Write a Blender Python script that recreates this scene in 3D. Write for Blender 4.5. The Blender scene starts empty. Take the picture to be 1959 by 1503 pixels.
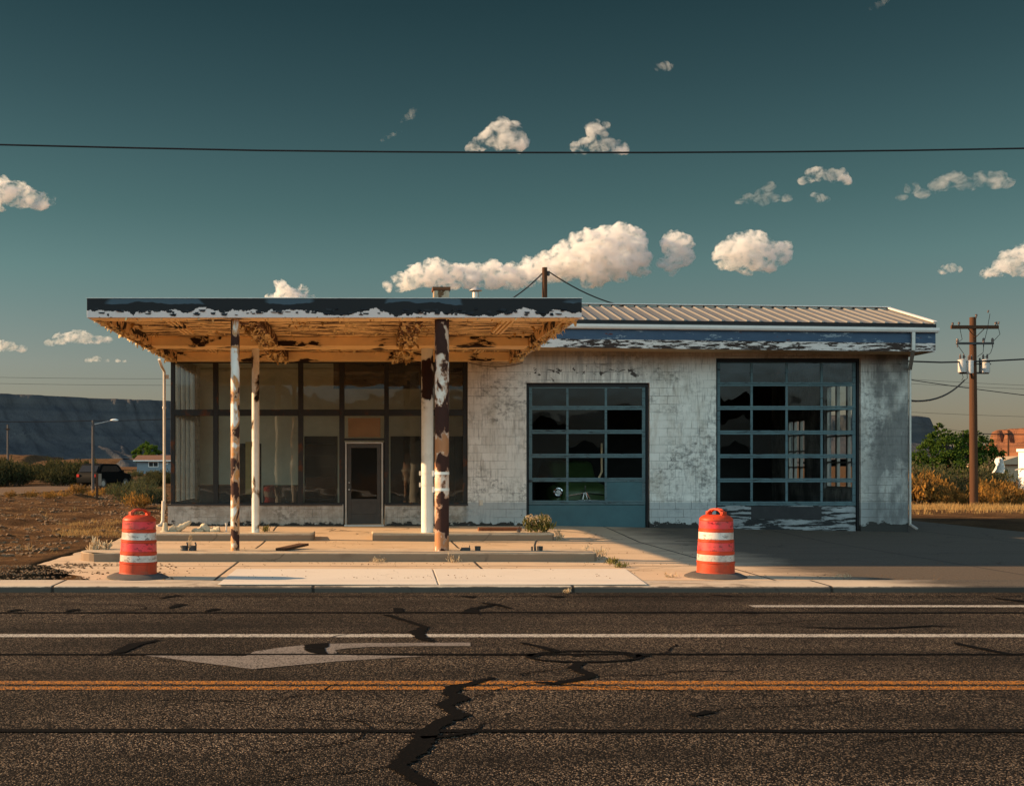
import bpy, bmesh, math, random
from mathutils import Vector, Matrix, noise as mnoise
SC = bpy.context.scene
COL = SC.collection
F, VX, VY, H = 2200.0, 700.0, 890.0, 1.51      # focal length in photo pixels, vanishing point, eye height
ROAD_Z = -0.26
SUN_TO = Vector((-11.2, 1.25, 4.64)).normalized()

def at(px, py, Y):                              # photo pixel at distance Y -> point
    return Vector(((px - VX) / F * Y, Y, H - (py - VY) / F * Y))
def fx(px): return (px - 700) / 76.0            # on the facade plane
def fz(py): return H - (py - 890) / 76.0
def onroad(px, py, z=ROAD_Z):
    Y = F * (H - z) / (py - VY)
    return ((px - VX) / F * Y, Y)

# ------------------------------------------------------------------ objects
def tag(o, label=None, cat=None, group=None, kind=None):
    if label: o['label'] = label
    if cat: o['category'] = cat
    if group: o['group'] = group
    if kind: o['kind'] = kind
    return o
def empty(name, loc, label=None, cat=None, group=None):
    o = bpy.data.objects.new(name, None); COL.objects.link(o)
    o.location = loc; o.empty_display_size = .3
    return tag(o, label, cat, group)
def wloc(o):
    v = Vector((0, 0, 0))
    while o is not None:
        v = v + o.location; o = o.parent
    return v
class MB:
    """collects shapes in world coordinates and links them as ONE mesh object"""
    def __init__(s): s.v = []; s.f = []
    def add(s, vs, fs):
        b = len(s.v); s.v += [Vector(v) for v in vs]; s.f += [tuple(i + b for i in f) for f in fs]
    def box(s, x0, x1, y0, y1, z0, z1):
        s.add([(x0,y0,z0),(x1,y0,z0),(x1,y1,z0),(x0,y1,z0),(x0,y0,z1),(x1,y0,z1),(x1,y1,z1),(x0,y1,z1)],
              [(0,3,2,1),(4,5,6,7),(0,1,5,4),(1,2,6,5),(2,3,7,6),(3,0,4,7)])
    def obox(s, c, u, v, w):                    # centre and three half axes
        c, u, v, w = map(Vector, (c, u, v, w))
        p = [c+a*u+b*v+d*w for d in (-1,1) for a, b in ((-1,-1),(1,-1),(1,1),(-1,1))]
        s.add(p, [(0,3,2,1),(4,5,6,7),(0,1,5,4),(1,2,6,5),(2,3,7,6),(3,0,4,7)])
    def bar(s, p, q, a, b=None, up=(0,0,1)):    # rectangular bar from p to q
        p, q = Vector(p), Vector(q); d = (q-p); b = b or a
        u = Vector(up)
        if abs(d.normalized().dot(u)) > .95: u = Vector((0,1,0))
        n = d.cross(u).normalized(); m = n.cross(d).normalized()
        s.obox((p+q)/2, d/2, n*a/2, m*b/2)
    def cyl(s, p, q, r0, r1=None, n=12, caps=True):
        s.tube([p, q], [r0, r0 if r1 is None else r1], n, caps)
    def tube(s, pts, r, n=8, caps=True):
        pts = [Vector(p) for p in pts]; L = len(pts)
        rs = r if isinstance(r, (list, tuple)) else [r]*L
        vs = []; ref = None
        for i, p in enumerate(pts):
            d = (pts[min(i+1, L-1)] - pts[max(i-1, 0)]).normalized()
            if ref is None:
                ref = Vector((1,0,0)) if abs(d.x) < .8 else Vector((0,1,0))
            u = (ref - d*ref.dot(d)).normalized(); ref = u; w = d.cross(u)
            for k in range(n):
                a = 2*math.pi*k/n
                vs.append(p + (u*math.cos(a) + w*math.sin(a))*rs[i])
        fs = [(i*n+k, i*n+(k+1)%n, (i+1)*n+(k+1)%n, (i+1)*n+k) for i in range(L-1) for k in range(n)]
        if caps: fs += [tuple(range(n-1,-1,-1)), tuple((L-1)*n+k for k in range(n))]
        s.add(vs, fs)
    def lathe(s, c, prof, n=24, caps=True):     # prof: (r, z) pairs bottom to top
        c = Vector(c)
        vs = [c + Vector((r*math.cos(2*math.pi*k/n), r*math.sin(2*math.pi*k/n), z)) for r, z in prof for k in range(n)]
        L = len(prof)
        fs = [(i*n+k, i*n+(k+1)%n, (i+1)*n+(k+1)%n, (i+1)*n+k) for i in range(L-1) for k in range(n)]
        if caps: fs += [tuple(range(n-1,-1,-1)), tuple((L-1)*n+k for k in range(n))]
        s.add(vs, fs)
    def prism(s, poly, axis, a, b):             # poly in the other two axes (in order x,y,z without axis)
        n = len(poly)
        def P(u, v, t): return {'x':(t,u,v),'y':(u,t,v),'z':(u,v,t)}[axis]
        s.add([P(u,v,a) for u,v in poly] + [P(u,v,b) for u,v in poly],
              [tuple(range(n)), tuple(range(2*n-1,n-1,-1))] + [(i,i+n,(i+1)%n+n,(i+1)%n) for i in range(n)])
    def quad(s, a, b, c, d): s.add([a,b,c,d], [(0,1,2,3)])
    def ngon(s, pts): s.add(pts, [tuple(range(len(pts)))])
    def blob(s, c, r, seed=0, sub=2, amp=.25, sq=(1,1,1)):   # lumpy stone
        bm = bmesh.new(); bmesh.ops.create_icosphere(bm, subdivisions=sub, radius=1)
        vs = []
        for v in bm.verts:
            k = 1 + amp*mnoise.noise(v.co*1.3 + Vector((seed*7.1, seed*3.3, seed)))*2
            vs.append(Vector(c) + Vector((v.co.x*r*k*sq[0], v.co.y*r*k*sq[1], v.co.z*r*k*sq[2])))
        fs = [tuple(v.index for v in f.verts) for f in bm.faces]; bm.free(); s.add(vs, fs)
    def build(s, name, mat, parent=None, smooth=False, bevel=0, fixn=True, angle=40):
        off = wloc(parent) if parent else Vector((0,0,0))
        me = bpy.data.meshes.new(name)
        me.from_pydata([v - off for v in s.v], [], s.f)
        if fixn:
            bm = bmesh.new(); bm.from_mesh(me); bmesh.ops.recalc_face_normals(bm, faces=bm.faces); bm.to_mesh(me); bm.free()
        me.materials.append(mat)
        if smooth:
            for p in me.polygons: p.use_smooth = True
            if hasattr(me, 'set_sharp_from_angle'): me.set_sharp_from_angle(angle=math.radians(angle))
        o = bpy.data.objects.new(name, me); COL.objects.link(o); o.parent = parent
        if bevel:
            b = o.modifiers.new('bevel', 'BEVEL'); b.width = bevel; b.segments = 2; b.limit_method = 'ANGLE'
        return o
def struct(mb, name, mat, label=None, **kw):
    o = mb.build(name, mat, None, **kw); o['kind'] = 'structure'
    if label: o['label'] = label
    return o
def copy_tree(o, parent=None):
    c = o.copy(); COL.objects.link(c)
    if parent: c.parent = parent
    for ch in list(o.children): copy_tree(ch, c)
    return c

# ------------------------------------------------------------------ materials
class G:
    def __init__(s, name):
        s.m = bpy.data.materials.new(name); s.m.use_nodes = True; s.t = s.m.node_tree; s.t.nodes.clear()
        s._pos = None
    def node(s, typ, props=None, **ins):
        n = s.t.nodes.new(typ)
        for k, v in (props or {}).items(): setattr(n, k, v)
        for k, v in ins.items():
            s.put(n.inputs[int(k[1:]) if k[0] == '_' and k[1:].isdigit() else k.replace('_', ' ')], v)
        return n
    def put(s, sock, v):
        if v is None: return
        if isinstance(v, bpy.types.NodeSocket): s.t.links.new(v, sock)
        elif isinstance(v, (tuple, list)) and sock.type == 'RGBA' and len(v) == 3: sock.default_value = (*v, 1)
        else: sock.default_value = v
    def pos(s):
        if s._pos is None: s._pos = s.node('ShaderNodeNewGeometry').outputs['Position']
        return s._pos
    def obj(s): return s.node('ShaderNodeTexCoord').outputs['Object']
    def rnd(s): return s.node('ShaderNodeObjectInfo').outputs['Random']
    def sc(s, k, vec=None, off=(0,0,0)):        # scaled coordinates
        n = s.node('ShaderNodeVectorMath', {'operation':'MULTIPLY_ADD'})
        s.put(n.inputs[0], vec or s.pos()); n.inputs[1].default_value = k; n.inputs[2].default_value = off
        return n.outputs[0]
    def noise(s, k=(1,1,1), detail=4, rough=.55, dist=0, vec=None, off=(0,0,0)):
        if not isinstance(k, tuple): k = (k,k,k)
        n = s.node('ShaderNodeTexNoise', Vector=s.sc(k, vec, off), Scale=1.0, Detail=detail, Roughness=rough, Distortion=dist)
        return n.outputs[0]
    def vor(s, k, feature='F1', out='Distance', vec=None, rand=1.0):
        if not isinstance(k, tuple): k = (k,k,k)
        n = s.node('ShaderNodeTexVoronoi', {'feature':feature}, Vector=s.sc(k, vec), Scale=1.0, Randomness=rand)
        return n.outputs[out]
    def sep(s, vec=None):
        n = s.node('ShaderNodeSeparateXYZ'); s.put(n.inputs[0], vec or s.pos()); return n.outputs
    def comb(s, x, y, z):
        n = s.node('ShaderNodeCombineXYZ')
        for i, v in enumerate((x, y, z)): s.put(n.inputs[i], v)
        return n.outputs[0]
    def m2(s, op, a, b=0.0, c=None, clamp=False):
        n = s.node('ShaderNodeMath', {'operation':op, 'use_clamp':clamp})
        s.put(n.inputs[0], a); s.put(n.inputs[1], b)
        if c is not None: s.put(n.inputs[2], c)
        return n.outputs[0]
    def step(s, v, lo, hi):                     # 0 below lo, 1 above hi
        n = s.node('ShaderNodeMapRange', {'clamp':True})
        s.put(n.inputs[0], v); n.inputs[1].default_value = lo; n.inputs[2].default_value = hi
        return n.outputs[0]
    def ramp(s, fac, stops, interp='LINEAR'):
        n = s.node('ShaderNodeValToRGB', Fac=fac); cr = n.color_ramp; cr.interpolation = interp
        while len(cr.elements) < len(stops): cr.elements.new(.5)
        for e, (p, c) in zip(cr.elements, stops): e.position = p; e.color = (*c, 1) if len(c) == 3 else c
        return n.outputs[0]
    def mix(s, fac, a, b, blend='MIX'):
        n = s.node('ShaderNodeMix', {'data_type':'RGBA','blend_type':blend})
        s.put(n.inputs[0], fac); s.put(n.inputs[6], a); s.put(n.inputs[7], b)
        return n.outputs[2]
    def bump(s, h, strength=.4, dist=.02, normal=None):
        n = s.node('ShaderNodeBump', Height=h, Strength=strength, Distance=dist)
        if normal is not None: s.put(n.inputs['Normal'], normal)
        return n.outputs[0]
    def bsdf(s, color, rough=.8, normal=None, metal=0, spec=.3, **kw):
        n = s.node('ShaderNodeBsdfPrincipled')
        s.put(n.inputs['Base Color'], color); s.put(n.inputs['Roughness'], rough); s.put(n.inputs['Metallic'], metal)
        s.put(n.inputs['Specular IOR Level'], spec)
        for k, v in kw.items(): s.put(n.inputs[k.replace('_', ' ')], v)
        if normal is not None: s.put(n.inputs['Normal'], normal)
        return n.outputs[0]
    def out(s, sh, vol=None):
        o = s.node('ShaderNodeOutputMaterial')
        if sh is not None: s.put(o.inputs['Surface'], sh)
        if vol is not None: s.put(o.inputs['Volume'], vol)
        return s.m

def plain(name, color, rough=.7, var=.25, k=3.0, metal=0, spec=.3, bump=0, bk=40):
    g = G(name); n = g.noise(k, 5, .65)
    c = g.mix(n, tuple(x*(1-var) for x in color), tuple(min(1, x*(1+var)) for x in color))
    nm = g.bump(g.noise(bk, 3), bump, .01) if bump else None
    return g.out(g.bsdf(c, rough, nm, metal, spec))

def peel(name, paint, under, thr, k=(3,3,3), detail=6, rough=.62, dist=.3, paint2=None, under2=None, soft=.012, pr=.55, use_obj=False, bias=None, bump=.35, dirt=.35, halo=None, hw=.07, low=None):
    """old paint (above thr) flaking off what lies under it"""
    g = G(name); vec = g.obj() if use_obj else None
    n = g.noise(k, detail, rough, dist, vec)
    if bias: n = g.m2('ADD', n, bias(g))
    mk = g.step(n, thr-soft, thr+soft)
    a = g.mix(g.noise(5.0, 5, .7, 0, vec, (3,1,7)), under, under2 or tuple(x*.45 for x in under))
    b = g.mix(g.step(g.noise(2.2, 6, .7, 0, vec, (9,4,2)), .35, .7), paint, paint2 or tuple(x*(1-dirt) for x in paint))
    if low:                                      # rust-salmon patches over the lower part of the post
        lz = g.m2('SUBTRACT', 1.0, g.step(g.m2('ADD', g.sep(g.obj())[2], g.m2('MULTIPLY', g.noise(3.0, 4, .6, 0, vec), .4)), low[0], low[0]+.12))
        lz = g.m2('MULTIPLY', lz, g.step(g.noise((4,4,2.5), 5, .6, .3, vec, (2,8,1)), .40, .44))
        lz = g.m2('MULTIPLY', lz, g.step(g.m2('ABSOLUTE', g.m2('SUBTRACT', g.sep(g.obj())[2], 1.2)), .20, .27))
        b = g.mix(lz, b, g.mix(g.noise((8,8,3), 5, .7, 0, vec), low[1], tuple(x*.6 for x in low[1])))
    if halo:                                     # rust creeping under the paint round each bare patch
        hn = g.m2('ADD', n, g.m2('MULTIPLY', g.m2('SUBTRACT', g.noise((14,14,5), 5, .7, 0, vec), .5), .10))
        b = g.mix(g.m2('SUBTRACT', 1.0, g.step(hn, thr+hw*.5, thr+hw)), b, g.mix(g.noise((9,9,4), 5, .7, 0, vec, (5,5,5)), halo, tuple(x*.45 for x in halo)))
    edge = g.m2('MULTIPLY', g.m2('SUBTRACT', 1.0, g.step(n, thr+soft, thr+.05)), mk)
    b = g.mix(g.m2('MULTIPLY', edge, .45), b, tuple(x*.5 for x in paint))
    h = g.m2('ADD', mk, g.m2('MULTIPLY', g.noise(45.0, 3, .6, 0, vec), .25))
    return g.out(g.bsdf(g.mix(mk, a, b), g.mix(mk, (.9,.9,.9), (pr,pr,pr)), g.bump(h, bump, .012)))

def mat_blocks():
    g = G('painted_block_wall'); p = g.sep()
    u = g.m2('ADD', p[0], p[1])
    br = g.node('ShaderNodeTexBrick', {'offset':.5}, Vector=g.comb(u, p[2], 0.0), Scale=1.0, Mortar_Size=.006, Mortar_Smooth=.6, Bias=0.0, Brick_Width=.406, Row_Height=.2033,
                Color1=(.66,.65,.63), Color2=(1,1,1), Mortar=(.8,.8,.8))
    # painted mortar is mostly filled: joints show in patches
    patch = g.step(g.noise((.9,.9,1.6), 5, .65), .42, .64)
    mort = g.m2('MULTIPLY', br.outputs['Fac'], g.m2('MULTIPLY_ADD', patch, .9, .10))
    base = g.mix(g.noise((1.5,1.5,1.5), 5, .6), (.66,.63,.58), (.78,.76,.71))
    base = g.mix(g.m2('MULTIPLY', g.step(g.noise((26,26,3.0), 4, .6), .5, .72), g.step(g.noise((.9,.9,.7), 3, .6, 0, None, (4,2,8)), .38, .58)), base, (.34,.32,.30))   # run-down streaks
    sootmask = g.m2('MULTIPLY', g.step(g.noise((7,7,9), 7, .72), .47, .62), g.step(g.noise((.75,.75,.9), 3, .6, 0, None, (1,5,3)), .44, .60))
    base = g.mix(g.m2('MULTIPLY', sootmask, .9), base, (.20,.20,.19))
    fine = g.step(g.noise((60,60,60), 3, .7), .58, .72)
    base = g.mix(g.m2('MULTIPLY', fine, .28), base, (.25,.24,.22))
    brown = g.m2('MULTIPLY', g.step(g.m2('ADD', p[2], g.m2('MULTIPLY', g.noise((1.2,1.2,.8), 5, .65, 0, None, (3,7,1)), .9)), 4.35, 4.95), g.step(p[0], 2.4, 2.6))
    base = g.mix(g.m2('MULTIPLY', brown, .75), base, (.33,.23,.14))
    weep = g.m2('MULTIPLY', g.step(g.noise((3.2,3.2,1.0), 6, .7, .3, None, (9,9,0)), .5, .74), .5)
    base = g.mix(weep, base, (.36,.29,.21))
    base = g.mix(.3, base, br.outputs['Color'], 'MULTIPLY')      # block-to-block difference in the old paint
    # painted grey-blue band at the foot of the wall
    band = g.m2('MULTIPLY', g.m2('SUBTRACT', 1.0, g.step(g.m2('ADD', p[2], g.m2('MULTIPLY', g.noise((2,2,2), 2), .02)), .585, .595)), g.step(p[0], 2.4, 2.5))
    base = g.mix(g.m2('MULTIPLY', band, .72), base, (.30,.33,.34))
    knee = g.m2('MULTIPLY', g.m2('SUBTRACT', 1.0, g.step(p[2], .56, .57)), g.m2('SUBTRACT', 1.0, g.step(p[0], 2.5, 2.6)))
    base = g.mix(g.m2('MULTIPLY', knee, g.m2('MULTIPLY_ADD', g.step(g.noise((2.2,2.2,3), 6, .7, 0, None, (6,6,6)), .35, .65), .45, .35)), base, (.19,.155,.115))
    # smoke-stained end of the wall, right
    end = g.m2('MULTIPLY', g.step(p[0], 12.2, 12.9), g.m2('ADD', g.step(g.noise((1.6,1.6,.8), 5, .65, 0, None, (0,0,4)), .36, .62), .25, clamp=True))
    base = g.mix(g.m2('MULTIPLY', end, .85), base, (.10,.10,.10))
    x1 = g.m2('MULTIPLY', g.step(p[0], 3.8, 4.4), g.m2('SUBTRACT', 1.0, g.step(p[0], 6.6, 7.6)))
    drip = g.m2('MULTIPLY', x1, g.m2('MULTIPLY', g.step(p[2], 3.5, 3.62), g.step(g.noise((9,9,1.1), 6, .7, 0, None, (2,2,2)), .40, .66)))
    base = g.mix(g.m2('MULTIPLY', drip, .75), base, (.25,.245,.24))
    zf = g.m2('SUBTRACT', 1.0, g.step(g.m2('ABSOLUTE', g.m2('SUBTRACT', p[2], 3.86)), .05, .17))
    flk = g.step(g.m2('ADD', g.noise((5,5,7), 5, .6, .6, None, (8,1,1)), g.m2('MULTIPLY', g.m2('MULTIPLY', zf, x1), .16)), .70, .715)
    base = g.mix(flk, base, (.07,.06,.055))
    base = g.mix(g.m2('MULTIPLY', mort, .9), base, (.13,.125,.115))
    # paint gone at the foot, black damp behind it
    low = g.m2('ADD', g.m2('MULTIPLY', p[2], 2.1), g.noise((3,3,5), 6, .65))
    gone = g.m2('SUBTRACT', 1.0, g.step(low, .60, .63))
    base = g.mix(gone, base, (.035,.033,.03))
    h = g.m2('SUBTRACT', g.m2('MULTIPLY', g.noise((34,34,34), 4, .65), .35), mort)
    h = g.m2('SUBTRACT', h, g.m2('MULTIPLY', gone, .6))
    return g.out(g.bsdf(base, .8, g.bump(h, .8, .012)))

def mat_glass(name, dust, dustcol=(.32,.30,.26), k=1.3, refl=.10, tint=(.8,.82,.8)):
    g = G(name)
    tr = g.node('ShaderNodeBsdfTransparent', Color=(*tint,1)).outputs[0]
    wob = g.bump(g.noise(1.1, 2), .03, .15)
    gl = g.node('ShaderNodeBsdfGlossy', Roughness=.015, Color=(.9,.95,1,1), Normal=wob).outputs[0]
    dt = g.node('ShaderNodeVectorMath', {'operation':'DOT_PRODUCT'})
    gm = g.node('ShaderNodeNewGeometry'); g.put(dt.inputs[0], gm.outputs['Normal']); g.put(dt.inputs[1], gm.outputs['Incoming'])
    cs = g.m2('SUBTRACT', 1.0, g.m2('ABSOLUTE', dt.outputs['Value']), clamp=True)
    f2 = g.m2('ADD', g.m2('MULTIPLY', g.m2('POWER', cs, 5.0), .9), refl, clamp=True)
    a = g.node('ShaderNodeMixShader', _0=f2, _1=tr, _2=gl).outputs[0]
    d = g.m2('MULTIPLY_ADD', g.step(g.noise((k,k,k*1.4), 6, .65, .3), .3, .75), dust, dust*.35)
    df = g.node('ShaderNodeBsdfDiffuse', Color=(*dustcol,1)).outputs[0]
    tl = g.node('ShaderNodeBsdfTranslucent', Color=(*dustcol,1)).outputs[0]
    dd = g.node('ShaderNodeMixShader', _0=.35, _1=df, _2=tl).outputs[0]
    return g.out(g.node('ShaderNodeMixShader', _0=d, _1=a, _2=dd).outputs[0])

def mat_leaf(name, c1, c2, c3=None, k=1.2, trans=.35, kf=14.0):
    g = G(name)
    col = g.mix(g.step(g.noise(k, 3, .6), .35, .65), c1, c2)
    if c3: col = g.mix(g.step(g.noise(kf, 2, .6), .52, .66), col, c3)
    df = g.node('ShaderNodeBsdfDiffuse', Color=col).outputs[0]
    tl = g.node('ShaderNodeBsdfTranslucent', Color=col).outputs[0]
    return g.out(g.node('ShaderNodeMixShader', _0=trans, _1=df, _2=tl).outputs[0])
M = {}
def nz(g, a, b): return g.m2('MULTIPLY', a, b)

def build_mats():
    M['blocks'] = mat_blocks()
    # asphalt: pale stone chips in dark binder
    g = G('chip_seal_asphalt')
    v = g.node('ShaderNodeTexVoronoi', {'feature':'F1'}, Vector=g.sc((96,96,96)), Scale=1.0)
    chip = g.sep(v.outputs['Color'])[0]
    wear = g.noise((.35,.9,1), 5, .6)
    tone = g.ramp(chip, [(0,(.008,.007,.0065)),(.56,(.013,.0115,.010)),(.76,(.070,.054,.040)),(1,(.31,.235,.17))])
    tone = g.mix(nz(g, g.m2('SUBTRACT', 1.0, g.step(wear, .36, .62)), .6), tone, (.009,.008,.007))
    tone = g.mix(nz(g, g.step(g.noise((.12,1.6,1), 4, .6, 0, None, (3,0,0)), .5, .68), .5), tone, (.011,.010,.009))
    h = g.m2('ADD', g.m2('SUBTRACT', 1.0, v.outputs['Distance']), g.m2('MULTIPLY', chip, .6))
    tone = g.mix(nz(g, g.step(g.noise((.7,1.5,1), 5, .65, .3, None, (6,2,0)), .60, .72), .7), tone, (.008,.007,.006))
    M['asphalt'] = g.out(g.bsdf(tone, .85, g.bump(h, .8, .012), spec=.06))
    def paintmark(name, col, thr):
        g = G(name)
        v = g.node('ShaderNodeTexVoronoi', {'feature':'F1'}, Vector=g.sc((96,96,96)), Scale=1.0)
        chip = g.sep(v.outputs['Color'])[0]
        wear = g.m2('ADD', chip, g.m2('MULTIPLY', g.noise((3,3,3), 4), .3))
        c = g.mix(g.step(wear, thr, thr+.06), (.025,.022,.018), g.mix(g.noise(8.0,3), col, tuple(x*.7 for x in col)))
        h = g.m2('ADD', g.m2('SUBTRACT', 1.0, v.outputs['Distance']), g.m2('MULTIPLY', chip, .6))
        return g.out(g.bsdf(c, .7, g.bump(h, .6, .01)))
    M['line_white'] = paintmark('white_road_paint', (.52,.48,.42), .40)
    M['line_yellow'] = paintmark('yellow_road_paint', (.47,.17,.012), .60)
    g = G('worn_arrow_paint')
    v = g.sep(g.node('ShaderNodeTexVoronoi', {'feature':'F1'}, Vector=g.sc((96,96,96)), Scale=1.0).outputs['Color'])[0]
    c = g.mix(g.noise((9,30,3), 5, .7), (.13,.112,.097), (.24,.21,.185))
    c = g.mix(g.step(g.m2('ADD', v, nz(g, g.noise((2,4,1), 5, .7), .6)), .95, 1.05), c, (.03,.026,.022))
    M['arrow'] = g.out(g.bsdf(c, .7, g.bump(g.noise(90.0,2), .2, .005)))
    g = G('tar_sealant')
    M['tar'] = g.out(g.bsdf(g.mix(g.step(g.noise(60.0,4,.7), .55, .75), (.004,.004,.004), (.022,.018,.015)), .8, g.bump(g.noise(40.0,4), .3, .006), spec=.04))
    # concrete
    def concrete(name, a, b, crack=.5, dirt=(.13,.09,.055), dthr=.55, joints=False, shade_brown_x=None, face_shade=None):
        g = G(name); p = g.sep()
        c = g.mix(g.noise((1.2,1.2,1), 6, .65), a, b)
        c = g.mix(nz(g, g.step(g.noise((.55,2.6,1), 6, .7, .4), dthr, dthr+.16), .75), c, dirt)
        sp = g.step(g.noise(38.0, 3, .7), .60, .70)
        c = g.mix(nz(g, sp, .35), c, tuple(x*.4 for x in a))
        wv = g.node('ShaderNodeVectorMath', {'operation':'ADD'}); g.put(wv.inputs[0], g.pos())
        g.put(wv.inputs[1], g.node('ShaderNodeTexNoise', Vector=g.sc((1.3,1.3,1.3)), Scale=1.0, Detail=4).outputs['Color'])
        e = g.vor((.34,.42,.3), 'DISTANCE_TO_EDGE', 'Distance', wv.outputs[0])
        ck = nz(g, g.m2('SUBTRACT', 1.0, g.step(e, .002, .007)), g.step(g.noise(.45, 3), .48, .56))
        ck = nz(g, ck, crack)
        h = nz(g, g.noise(26.0, 5, .7), .5)
        if joints:
            for axis, vals in joints:
                for q in vals:
                    d = g.m2('ABSOLUTE', g.m2('SUBTRACT', g.m2('ADD', p[axis], nz(g, g.noise((1.5,1.5,1)), .03)), q))
                    ck = g.m2('MAXIMUM', ck, g.m2('SUBTRACT', 1.0, g.step(d, .012, .03)))
        if shade_brown_x:                                # cast shade on the garage side painted into the colour, plus browner ground
            t = g.step(g.m2('ADD', p[0], nz(g, g.m2('SUBTRACT', g.noise((.5,.9,1), 6, .65), .5), 3.0)), shade_brown_x, shade_brown_x+1.5)
            shade_brown = g.mix(g.step(g.noise(30.0, 3, .7), .4, .65), (.016,.014,.012), (.062,.048,.034))
            c = g.mix(nz(g, t, .9), c, shade_brown)
        if face_shade:                                 # shade of the sunless lower faces painted into the colour
            c = g.mix(nz(g, g.m2('SUBTRACT', 1.0, g.step(g.m2('ADD', p[2], nz(g, g.m2('SUBTRACT', g.noise(3.0, 5, .7), .5), .05)), face_shade[0], face_shade[1])), face_shade[2]), c, face_shade[3])
        c = g.mix(ck, c, (.02,.016,.012))
        return g.out(g.bsdf(c, .85, g.bump(g.m2('SUBTRACT', h, ck), .5, .015)))
    M['forecourt'] = concrete('old_tan_concrete', (.42,.31,.21), (.56,.42,.285), .9, (.20,.135,.075), .56, [(1,(24.7,21.9,19.15)),(0,(-2.2,1.9,6.0,10.1,14.2))], shade_brown_x=5.9)
    M['kerb'] = concrete('kerb_concrete', (.40,.33,.25), (.50,.42,.32), .3, joints=[(0,(-7.9,-4.35,-.72,2.9,6.5,10.1,13.7))], shade_brown_x=7.0, face_shade=(-.185,-.172,.92,(.045,.035,.028)))
    M['new_slab'] = concrete('pale_new_concrete', (.52,.46,.39), (.60,.54,.46), .15, (.40,.31,.21), .66)
    M['island'] = concrete('island_concrete', (.40,.32,.23), (.50,.40,.29), .4, (.10,.07,.045), .57, face_shade=(-.04,-.012,.75,(.14,.085,.05)))
    # dirt
    g = G('dry_dirt'); n = g.noise((.5,.9,.5), 7, .7, .3)
    c = g.ramp(n, [(.3,(.030,.015,.007)),(.5,(.105,.057,.027)),(.7,(.225,.128,.058))])
    c = g.mix(g.step(g.noise(9.0, 5, .75), .5, .64), c, (.05,.032,.018))
    h = g.m2('ADD', g.noise(5.0, 6, .75), nz(g, g.noise(28.0, 4, .7), .4))
    M['dirt'] = g.out(g.bsdf(c, .95, g.bump(h, 1.0, .16), spec=.05))
    g = G('packed_dirt_road'); n = g.noise((.3,2.0,.5), 5, .6)
    M['dirt_road'] = g.out(g.bsdf(g.mix(n, (.10,.068,.045), (.16,.11,.075)), .95, g.bump(g.noise(9.0,5,.7), .4, .04), spec=.05))
    M['rubble'] = plain('gravel_stone', (.15,.095,.054), .9, .7, 5.0, bump=.3)
    # canopy
    M['ceiling'] = peel('flaking_ceiling_paint', (.80,.56,.28), (.055,.030,.018), .505, (1.6,1.6,9), 8, .72, .8, (.66,.42,.18), (.16,.08,.035), .012)
    def stripes(g):                              # flakes run along the boards
        return nz(g, g.m2('SUBTRACT', g.noise((1.1,13,1), 6, .7), .5), .75)
    M['ceiling'] = peel('flaking_ceiling_paint', (.95,.66,.31), (.035,.018,.010), .49, (1.7,5,3), 7, .7, .5, (.82,.54,.25), (.14,.07,.03), .012, bias=stripes)
    M['beam'] = peel('cream_beam_paint', (.95,.66,.31), (.035,.018,.010), .41, (.9,1.2,2.4), 6, .6, .5, (.86,.58,.28), soft=.01)
    M['bad_beam'] = peel('badly_flaked_beam_paint', (.88,.60,.30), (.022,.011,.008), .545, (4.5,2.5,6), 7, .68, 1.2, (.5,.28,.10), (.15,.06,.025), soft=.012, bump=.8)
    g = G('fascia_peeled_roofing'); p = g.sep()
    zz = g.m2('ADD', p[2], nz(g, g.m2('SUBTRACT', g.noise((1.5,1.5,1.0), 8, .64, .3), .5), .62))
    zz = g.m2('ADD', zz, nz(g, g.m2('SUBTRACT', g.noise((.22,.22,.2), 2), .5), .12))
    mk = g.step(zz, 4.25, 4.254)
    wht = g.mix(g.step(g.noise((5,5,9), 6, .7), .66, .68), (.66,.56,.53), (.04,.03,.025))
    chip = g.step(g.m2('ADD', g.m2('MULTIPLY', p[2], -4.0), g.m2('ADD', g.noise((6,6,4), 5, .7), 16.55)), .60, .62)   # lower edge worn
    wht = g.mix(chip, wht, (.10,.055,.03))
    blk = g.mix(nz(g, g.step(g.m2('ADD', p[2], nz(g, g.noise((1.8,1.8,2), 3), .2)), 4.485, 4.49), g.step(g.noise((.5,.5,.5), 2), .46, .48)), (.012,.013,.015), (.055,.085,.11))
    M['fascia'] = g.out(g.bsdf(g.mix(mk, wht, blk), .75, g.bump(g.m2('ADD', mk, nz(g, g.noise(20.0,3), .15)), .4, .015)))
    # garage eave board: dark blue above, flaked white below
    g = G('eave_board_paint'); p = g.sep()
    zz = g.m2('ADD', g.m2('MULTIPLY', p[0], .0115), p[2])
    top = g.step(g.m2('ADD', zz, nz(g, g.noise((3,3,3), 4), .03)), 4.655, 4.66)
    fl = g.m2('ADD', g.noise((3.2,3.2,19), 8, .7, .3), nz(g, g.m2('SUBTRACT', g.noise((.5,.5,.5), 2), .5), .35))
    wh = g.mix(g.step(fl, .505, .52), (.035,.02,.015), g.mix(g.noise(6.0,4), (.72,.64,.60), (.56,.50,.47)))
    bl = g.mix(g.step(g.noise((2.6,2.6,7), 6, .7), .59, .61), g.mix(g.noise(3.0,4), (.035,.065,.115), (.06,.10,.16)), (.20,.25,.30))
    bl = g.mix(g.step(g.noise((1.6,1.6,6), 5, .7, 0, None, (7,3,3)), .66, .68), bl, (.10,.022,.015))
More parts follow.
